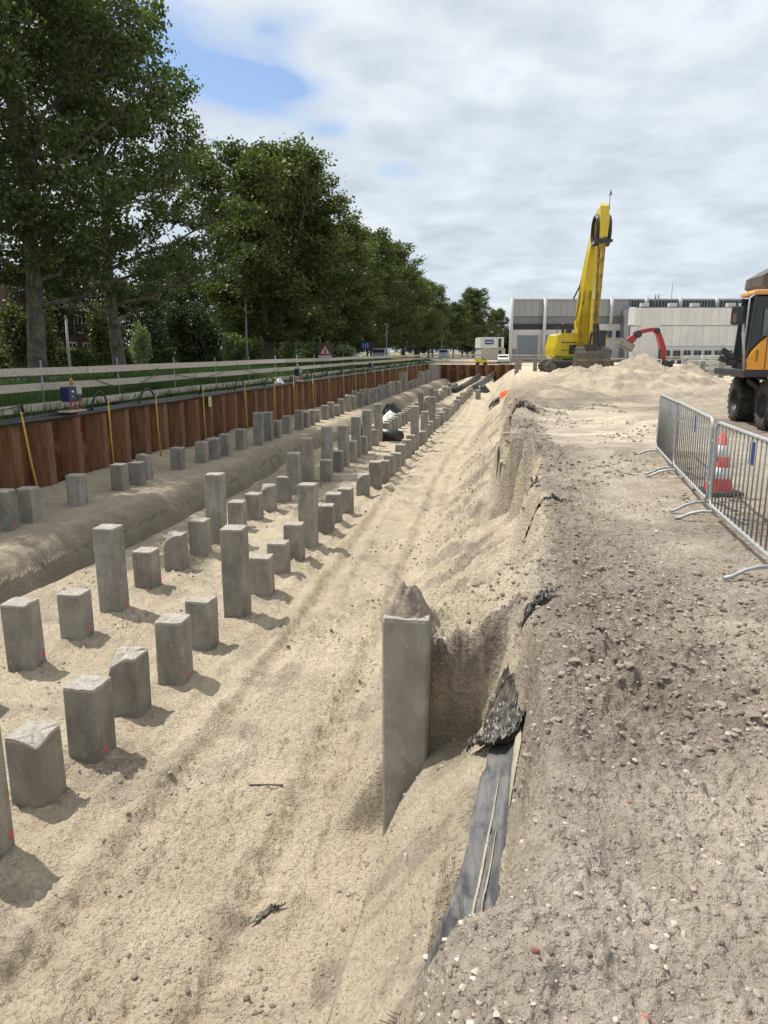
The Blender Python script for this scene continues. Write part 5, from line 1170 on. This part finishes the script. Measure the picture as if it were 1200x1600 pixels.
put_tree(TB, -17.6, 31.4, 1.9, 1.0, 'second poplar from the left, slender pale trunk', TG, 'poplar_tree')
put_tree(TB, -18.8, 18.2, 4.1, .95, 'poplar whose crown enters the photo at the upper left corner', TG, 'poplar_tree')
put_tree(TC, -18, 53.2, 0, 1.0, 'broad round-crowned tree forking low above the dark lamp post', TG, 'elm_tree')
put_tree(TD, -19.5, 63, 2.0, .85, 'tree just behind the broad round-crowned one', TG, 'elm_tree')
put_tree(TC, -18.6, 72, 2.2, .88, 'tree whose crown tops the gap right of the broad one', TG, 'elm_tree')
for k, (x, y, s_, lab) in enumerate(((-19, 84, .84, 'tree above the blue road sign'), (-18.6, 97, .95, 'tree above the parked light van'), (-18.4, 109, .96, 'tree at the right shoulder of the tall crowns'), (-18, 122, .84, 'lower tree left of the rounded far tree'),
        (-17.4, 136, .80, 'far tree with a slightly lower crown'), (-17.5, 152, .88, 'far rounded tree left of the gap'), (-10, 182, .92, 'rounded far tree standing alone right of the gap'), (-14, 172, .7, 'low far tree filling the gap'), (-5.5, 205, .72, 'far tree behind the cabins'))):
    put_tree(TD, x, y, k*1.3, s_, lab, TG, 'elm_tree')
BG = 'dense trees and shrubs beyond the road'
for k, (x, y, s_, lab) in enumerate(((-30, 20, .68, 'leftmost dark tree behind the hedge'), (-32, 29, .66, 'dark tree behind the hedge left of the house'), (-43, 44, .75, 'dark tree behind the house'), (-31, 46, .68, 'dark tree right of the house'), (-30, 56, .75, 'dark tree behind the big yew'), (-31, 66, .9, 'dark tree behind the pale shrubs'),
        (-30, 78, 1.0, 'dark tree behind the warning sign'), (-31, 92, 1.1, 'dark tree behind the road sign'), (-30, 108, 1.2, 'dark tree behind the cars'), (-28, 126, 1.2, 'far dark tree across the road'), (-26, 145, 1.3, 'dark tree beyond the bend of the road'), (-22, 165, 1.3, 'dark tree at the bend of the road'),
        (-38, 60, 1.1, 'taller dark tree in the second line behind the shrubs'), (-40, 85, 1.3, 'taller dark tree in the second line behind the sign'), (-40, 115, 1.4, 'taller dark tree in the second line behind the cars'), (-14, 225, 1.3, 'farthest dark tree at the end of the road'), (-2, 235, .9, 'dark treetop showing beside the building corner'))):
    put_tree(TE, x, y, k*2.1, s_, lab, BG, 'dark_tree')
for k, px in enumerate((430, 470, 520, 548, 575, 603, 628, 652, 676, 700, 722)):
    l, z = brg(px, 549, 215+9*(k % 3)); x, y = wpt(l, 215+9*(k % 3)); put_tree(TE, x, y, k*1.7, 1.55, 'dense tree in the dark belt closing the view behind the road', BG, 'dark_tree')
# ---------------------------------------------------------------- shrubs, hedge, grass
def leaf_cloud(name, pts, ls, m, seed, up=0, parent=None, asp=.42):
    rs_ = np.random.RandomState(seed); n = len(pts)
    u = rs_.normal(0, 1, (n, 3)); u[:, 2] += up; u /= np.linalg.norm(u, axis=1)[:, None]; w = np.cross(u, rs_.normal(0, 1, (n, 3))); w /= np.linalg.norm(w, axis=1)[:, None]
    s = ls*rs_.uniform(.6, 1.35, (n, 1))
    v = np.stack([pts-u*s*.55, pts+w*s*asp, pts+u*s*.6, pts-w*s*asp], 1).reshape(-1, 3)
    me = np_mesh(name, v, np.arange(n*4).reshape(-1, 4), 4, m, False); fattr(me, 'rnd', np.repeat(rs_.rand(n), 4)); return link(name, me, parent)
def shrub(x, y, rx, ry, h, n, ls, m, seed, lab, name='shrub', z0=.3, up=0, asp=.42, spiky=0):
    rs_ = np.random.RandomState(seed); root = empty(name, (x, y, 0), 0, lab, 'shrub')
    nb = 16; bc = np.stack([rs_.uniform(-.6, .6, nb)*rx, rs_.uniform(-.6, .6, nb)*ry, z0+rs_.uniform(.15, .85, nb)*(h-z0)], 1)
    ci = rs_.randint(0, nb, n); d = rs_.normal(0, 1, (n, 3)); d /= np.linalg.norm(d, axis=1)[:, None]
    p = bc[ci]+d*np.array([rx*.42, ry*.42, h*.2])*rs_.uniform(.4, 1.15, (n, 1))
    if spiky: p[:, 2] += spiky*rs_.rand(n)**4*(rs_.rand(n) < .2)
    p[:, 2] = np.clip(p[:, 2], .03, None)
    leaf_cloud('foliage', p, ls, m, seed, up, root, asp)
    b = MB()
    for k in range(7): b.tube([(rs_.uniform(-.15, .15), rs_.uniform(-.15, .15), -.05), tuple(bc[k]*np.array([.4, .4, .6])), tuple(bc[k])], [.04, .025, .01], 5)
    b.build('stems', M_bark, root); return root
shrub(-19.6, 44.2, 1.6, 1.5, 4.6, 16000, .14, M_leafd, 1, 'big dark rounded yew standing before the hedge', 'yew_shrub', .0)
shrub(-20.3, 38.8, .75, .7, 3.2, 3500, .15, M_leafp, 2, 'pale silvery shrub left of the dark yew', 'willow_shrub', up=.9, asp=.2)
for k, px in enumerate((362, 380, 402, 452)): l, z = brg(px, 540, 60); x, y = wpt(l, 60); shrub(x, y, .85, .8, (3.3, 2.9, 2.8, 2.9)[k], 3000, .17, M_leafp, 10+k, ('%s pale willow shrub right of the dark yew' % ORD[k]).replace('nearest', 'first'), 'willow_shrub', up=.9, asp=.2)
for k, px in enumerate((470, 500, 535)): l, z = brg(px, 540, 70); x, y = wpt(l, 70); shrub(x, y, 1.6, 1.2, (2.2, 2.6, 2.3)[k], 2600, .17, M_leafp, 20+k, ['low white-flowering bush by the first thin trunk', 'low white-flowering bush behind the warning sign', 'low white-flowering bush left of the cars'][k], 'flowering_bush', asp=.5)
shrub(-23.8, 33.8, 1.5, 1.2, 4.4, 5000, .15, M_leafy, 30, 'yellow-green bush behind the leftmost trunk', 'golden_bush', .2)
shrub(-25.3, 43.5, 1.1, 1.1, 4.6, 4000, .15, M_leafy, 31, 'small yellow-green tree behind the trunk gap', 'golden_bush', 1.6)
shrub(-24.6, 56, 1.7, 1.5, 5.0, 5000, .17, M_leafy, 33, 'yellow-green bush above the dark yew', 'golden_bush', .6)
shrub(-24.6, 44, 1.0, .9, 2.1, 3000, .13, M_leafy, 32, 'small bright bush by the house windows', 'golden_bush', .1)
def hedge(x, y0, y1, h, w, lab, seed, n):
    root = empty('hedge', (x, y0, 0), 0, lab, 'hedge'); rs_ = np.random.RandomState(seed); ln = y1-y0
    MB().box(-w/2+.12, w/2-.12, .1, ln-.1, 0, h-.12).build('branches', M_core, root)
    f = rs_.rand(n); yy = rs_.rand(n)*ln; a = rs_.rand(n)
    wv = .06*np.sin(yy*1.3)+.05*np.sin(yy*3.1)
    p = np.stack([np.where(f < .45, -w/2+w*a, np.where(f < .95, w/2+rs_.normal(0, .05, n), -w/2)), yy, np.where(f < .45, h+wv+rs_.normal(0, .05, n), h*a+wv*a)], 1)
    leaf_cloud('foliage', p, .12, M_hedge, seed, .4, root)
hedge(-28.6, 24, 60, 1.78, 1.0, 'long clipped hedge with pale top running behind the trunks', 3, 26000)
hedge(-28.6, 61, 120, 1.85, 1.0, 'farther stretch of clipped hedge beside the road', 4, 24000)
g = np.random.RandomState(9); n = 90000
gx = -11.75-7.2*g.rand(n)**1.25; gy = 9+(110-9)*g.rand(n)**1.9
hh_ = g.uniform(.28, .85, n)*(1+.35*vn(gx*.7, gy*.7, 5))*np.where(gx > -12.3, .55, 1); an = g.uniform(0, 6.28, n); lw = .016+.010*gy/20
tx, ty = g.normal(0, .16, n), g.normal(0, .16, n); z0 = height(gx, gy)-.02
v = np.stack([np.stack([gx-np.cos(an)*lw, gy-np.sin(an)*lw, z0], 1), np.stack([gx+np.cos(an)*lw, gy+np.sin(an)*lw, z0], 1), np.stack([gx+tx, gy+ty, z0+hh_], 1)], 1).reshape(-1, 3)
me = np_mesh('grass', v, np.arange(n*3).reshape(-1, 3), 3, M_grass, False); fattr(me, 'rnd', np.repeat(np.clip(vn(gx*.5, gy*.5, 8)*.7+g.rand(n)*.4, 0, 1), 3))
o = link('grass', me); tag(o, 'rough green grass between the guard rail and the trees', 'grass', kind='stuff')
# ---------------------------------------------------------------- road with kerb and centre line
M_asph = mat('asphalt', (.055, .055, .055), .9, var=.25, vscale=1.5, bump=.3, bscale=80)
def ribbon(name, pts, off, w, z, m, kind='structure', h=0, dash=None):
    pts = np.array(pts, float); b = MB(); nn = len(pts); d = np.gradient(pts, axis=0); ln = np.hypot(d[:, 0], d[:, 1])[:, None]; nrm = np.stack([d[:, 1], -d[:, 0]], 1)/ln
    Lp = pts+nrm*(off-w/2); Rp = pts+nrm*(off+w/2)
    for i in range(nn-1):
        if dash and i % dash: continue
        if h: b.add([(*Lp[i], z), (*Rp[i], z), (*Rp[i+1], z), (*Lp[i+1], z), (*Lp[i], z+h), (*Rp[i], z+h), (*Rp[i+1], z+h), (*Lp[i+1], z+h)], [(4, 5, 6, 7), (0, 1, 5, 4), (2, 3, 7, 6), (1, 2, 6, 5), (3, 0, 4, 7)])
        else: b.add([(*Lp[i], z), (*Rp[i], z), (*Rp[i+1], z), (*Lp[i+1], z)], [(0, 1, 2, 3)])
    o = b.build(name, m); tag(o, kind=kind); return o
yy = np.arange(-10, 240, 3.0); xx = np.where(yy < 110, -24, -24+14*((yy-110)/130)**1.5)
line = np.stack([xx, yy], 1)
ribbon('road', line, 0, 6.2, .10, M_asph); ribbon('centre_line', line, 0, .12, .104, M_white, dash=3)
ribbon('kerb', line, 3.2, .16, .0, M_pre, h=.2); ribbon('kerb', line, -3.2, .16, .0, M_pre, h=.2)
# ---------------------------------------------------------------- house behind the hedge
Hs = empty('brick_house', (-36, 50, 0), R(10), 'dark brick house with white window frames half hidden behind the trees', 'house')
MB().box(-4, 4, -5, 5, 0, 4.6).build('wall', mat('dark_brick', (.10, .055, .04), .9, var=.3, vscale=8, bump=.4), Hs)
MB().prism([(-4.5, 4.6), (4.5, 4.6), (0, 7.0)], -5.4, 5.4, 'y').build('roof', mat('roof_tile', (.08, .05, .045), .8, var=.3, vscale=6, bump=.5), Hs)
for (x, z, ax) in ((4.0, 1.0, -3.4), (4.0, 1.0, -1.0), (4.0, 1.0, 1.8), (4.0, 3.0, -2.6), (4.0, 3.0, .4)):
    f = MB().box(x, x+.08, ax, ax+1.5, z, z+.1).box(x, x+.08, ax, ax+1.5, z+1.25, z+1.35).box(x, x+.08, ax, ax+.1, z+.1, z+1.25).box(x, x+.08, ax+1.4, ax+1.5, z+.1, z+1.25).box(x, x+.07, ax+.7, ax+.78, z+.1, z+1.25).build('window', M_white, Hs)
    MB().box(x+.01, x+.03, ax+.1, ax+1.4, z+.1, z+1.25).build('pane', M_glass, f)
for k, (xa, ya) in enumerate(((-3.5, -5.02), (-.8, -5.02), (1.8, -5.02))):
    f = MB().box(xa, xa+1.5, -5.08, -5, 1.0, 1.1).box(xa, xa+1.5, -5.08, -5, 2.3, 2.4).box(xa, xa+.1, -5.08, -5, 1.1, 2.3).box(xa+1.4, xa+1.5, -5.08, -5, 1.1, 2.3).box(xa+.7, xa+.78, -5.07, -5, 1.1, 2.3).build('window', M_white, Hs); MB().box(xa+.1, xa+1.4, -5.04, -5.02, 1.1, 2.3).build('pane', M_glass, f)
l, z = brg(452, 533, 75); x, y = wpt(l, 75)
o = MB().box(-.75, .75, 0, .12, 1.4, 3.4, bev=.02).box(-.06, .06, .02, .1, 0, 1.4).build('notice_board', M_white); o.location = (x, y, 0); o.rotation_euler = (0, 0, YAW); tag(o, 'upright white board behind the willow shrubs', 'notice board')
# ---------------------------------------------------------------- lamp posts, signs, cars
M_lpost = mat('lamp_post_grey', (.20, .21, .20), .6, var=.1)
for k, (px, d, h, lab) in enumerate(((386, 52, 5.6, 'grey post standing right of the dark yew'), (107, 40, 3.4, 'short pale leaning post between the two poplars'), (500, 70, 4.2, 'thin pale post beside the warning sign'), (543, 85, 5.0, 'thin pale post left of the parked car'), (604, 95, 5.0, 'thin post right of the light van'), (690, 150, 7, 'distant thin post beside the far car'))):
    l, z = brg(px, 549, d); x, y = wpt(l, d); r0 = empty('lamp_post', (x, y, 0), YAW, lab, 'post')
    MB().tube([(0, 0, 0), (.0, 0, h*.5), (.02, 0, h)], [.09, .075, .06], 8).build('pole', M_lpost if k != 1 else M_pre, r0)
    MB().lathe([(0, h), (.09, h), (.08, h+.08), (0, h+.1)], 10).build('cap', M_lpost, r0)
l, z = brg(508, 549, 56); x, y = wpt(l, 56); r0 = empty('warning_sign', (x, y, 0), YAW, 'triangular red-bordered road works warning sign with a white plate below', 'road sign')
MB().tube([(0, .05, 0), (0, .05, 2.2)], .03, 8).build('pole', M_steel, r0)
pl_ = MB().box(-.55, .55, .0, .02, 1.22, 2.28, bev=.005).build('backing', mat('sign_back_dark', (.09, .07, .06), .5), r0)
tr_ = MB().prism([(-.5, 1.42), (.5, 1.42), (0, 2.25)], -.012, -.002, 'y').build('red_triangle', M_red, r0)
MB().prism([(-.33, 1.51), (.33, 1.51), (0, 2.06)], -.018, -.0125, 'y').build('white_triangle', M_white, tr_)
MB().prism([(-.10, 1.55), (-.02, 1.55), (-.02, 1.85), (-.06, 1.90)], -.022, -.0185, 'y').prism([(.02, 1.55), (.10, 1.55), (.06, 1.90), (.02, 1.85)], -.022, -.0185, 'y').build('lane_symbol', M_dark, tr_)
MB().box(-.5, .5, -.015, -.001, 1.22, 1.38).build('text_plate', M_white, r0)
l, z = brg(571, 549, 90); x, y = wpt(l, 90); r0 = empty('road_sign', (x, y, 0), YAW, 'square blue road sign with white marks on a pole', 'road sign')
MB().tube([(0, .05, 0), (0, .05, 2.9)], .04, 8).build('pole', M_steel, r0); s_ = MB().box(-.5, .5, -.01, .02, 1.95, 2.85, bev=.005).build('plate', mat('road_sign_blue', (.02, .10, .42), .4), r0)
MB().bar((-.28, -.02, 2.1), (-.28, -.02, 2.65), .07, .01).bar((.28, -.02, 2.1), (.28, -.02, 2.65), .07, .01).bar((0, -.02, 2.1), (.0, -.02, 2.5), .07, .01).build('arrows', M_white, s_)
def car(x, y, rz, m, lab, h=1.45, van=False):
    r0 = empty('parked_car', (x, y, .10), rz, lab, 'car'); w = .86
    side = [(-2.1, .35), (-2.15, .75), (-1.9, .95), (-1.3, 1.0), (-.75, h), (1.0, h+.0), (1.75, 1.02), (2.1, .95), (2.15, .35)] if not van else [(-2.3, .35), (-2.35, .9), (-1.9, 1.2), (-1.4, h), (2.2, h), (2.3, .4)]
    b = MB().prism([(u, v) for u, v in side], -w, w, 'x'); bo_ = b.build('body', m, r0)
    for yy_ in (1, -1):
        q = MB().prism([(-1.2, 1.02), (-.72, h-.07), (.95, h-.07), (1.5, 1.02)] if not van else [(-1.7, 1.2), (-1.35, h-.1), (.3, h-.1), (.3, 1.2)], yy_*w, yy_*(w+.012), 'x').build('side_window', M_glass, bo_)
    MB().box(-w+.1, w-.1, -1.33 if not van else -1.78, -1.24 if not van else -1.66, 1.03 if not van else 1.25, h-.2).build('windscreen', M_glass, bo_); MB().box(-w+.12, w-.12, 1.55 if not van else 2.24, 1.62 if not van else 2.31, 1.06, 1.18 if not van else h-.2).build('rear_window', M_glass, bo_)
    for sx in (-1, 1):
        for yy_ in (-1.35, 1.35): MB().lathe([(0, -.1), (.30, -.1), (.32, 0), (.30, .1), (0, .1)], 16, Matrix.Translation((sx*.8, yy_, .32)), axis='x').build('wheel', M_rubber, r0)
        MB().box(sx*.62-.14, sx*.62+.14, -2.2 if not van else -2.38, -2.08 if not van else -2.28, .62, .78, bev=.02).build('headlight', M_white, r0)
    return r0
def onroad(px, d): l, z = brg(px, 549, d); return wpt(l, d)
x, y = onroad(543, 95); car(x, y, YAW*0, mat('car_teal', (.20, .30, .30), .3, coat=.5), 'pale teal car on the road behind the guard rail')
x, y = onroad(595, 100); car(x, y, 0, mat('car_silver', (.42, .44, .46), .3, coat=.5, metal=.3), 'silver-white van on the road right of the blue sign', 2.0, True)
x, y = onroad(694, 150); car(x, y, 0, mat('car_blue', (.16, .25, .36), .3, coat=.5), 'distant blue van at the end of the road', 2.0, True)
x, y = onroad(787, 98); car(x, y, 0, M_white, 'white car beside the site cabins', 1.5).scale = (.8, .8, .8)
for k, (px, d, lab) in enumerate(((625, 92, 'small yellow-orange dumper behind the guard rail'), (752, 92, 'small yellow machine in front of the site cabins'))):
    l, z = brg(px, 549, d); x, y = wpt(l, d); r0 = empty('mini_dumper', (x, y, 0), YAW, lab, 'dumper')
    MB().prism([(-1.1, .5), (-1.3, 1.35), (.1, 1.35), (.0, .5)], -.6, .6, 'y').build('skip', M_yellow, r0); MB().box(.1, 1.3, -.5, .5, .45, 1.0, bev=.06).build('engine_box', M_yellow, r0)
    MB().tube([(.2, -.45, 1.0), (.2, -.45, 1.9), (.2, .45, 1.9), (.2, .45, 1.0)], .04, 8).build('roll_bar', M_dark, r0); MB().box(.5, .9, -.2, .2, 1.0, 1.25, bev=.04).build('seat', M_dark, r0)
    r0.scale = (.6, .6, .6) if k else (.9, .9, .9)
    for xx_ in (-.7, .85):
        for yy_ in (-.6, .6): MB().lathe([(0, -.12), (.34, -.12), (.36, 0), (.34, .12), (0, .12)], 14, Matrix.Translation((xx_, yy_, .36)), axis='y').build('wheel', M_rubber, r0)
# row of birch-dark cypress hedge right of the cabins
shrub(*wpt(brg(793, 549, 128)[0], 128), 1.6, 1.5, 4.6, 2600, .3, M_leafd, 61, 'dark conifer clump between cabins and building', 'conifer_clump', .0)
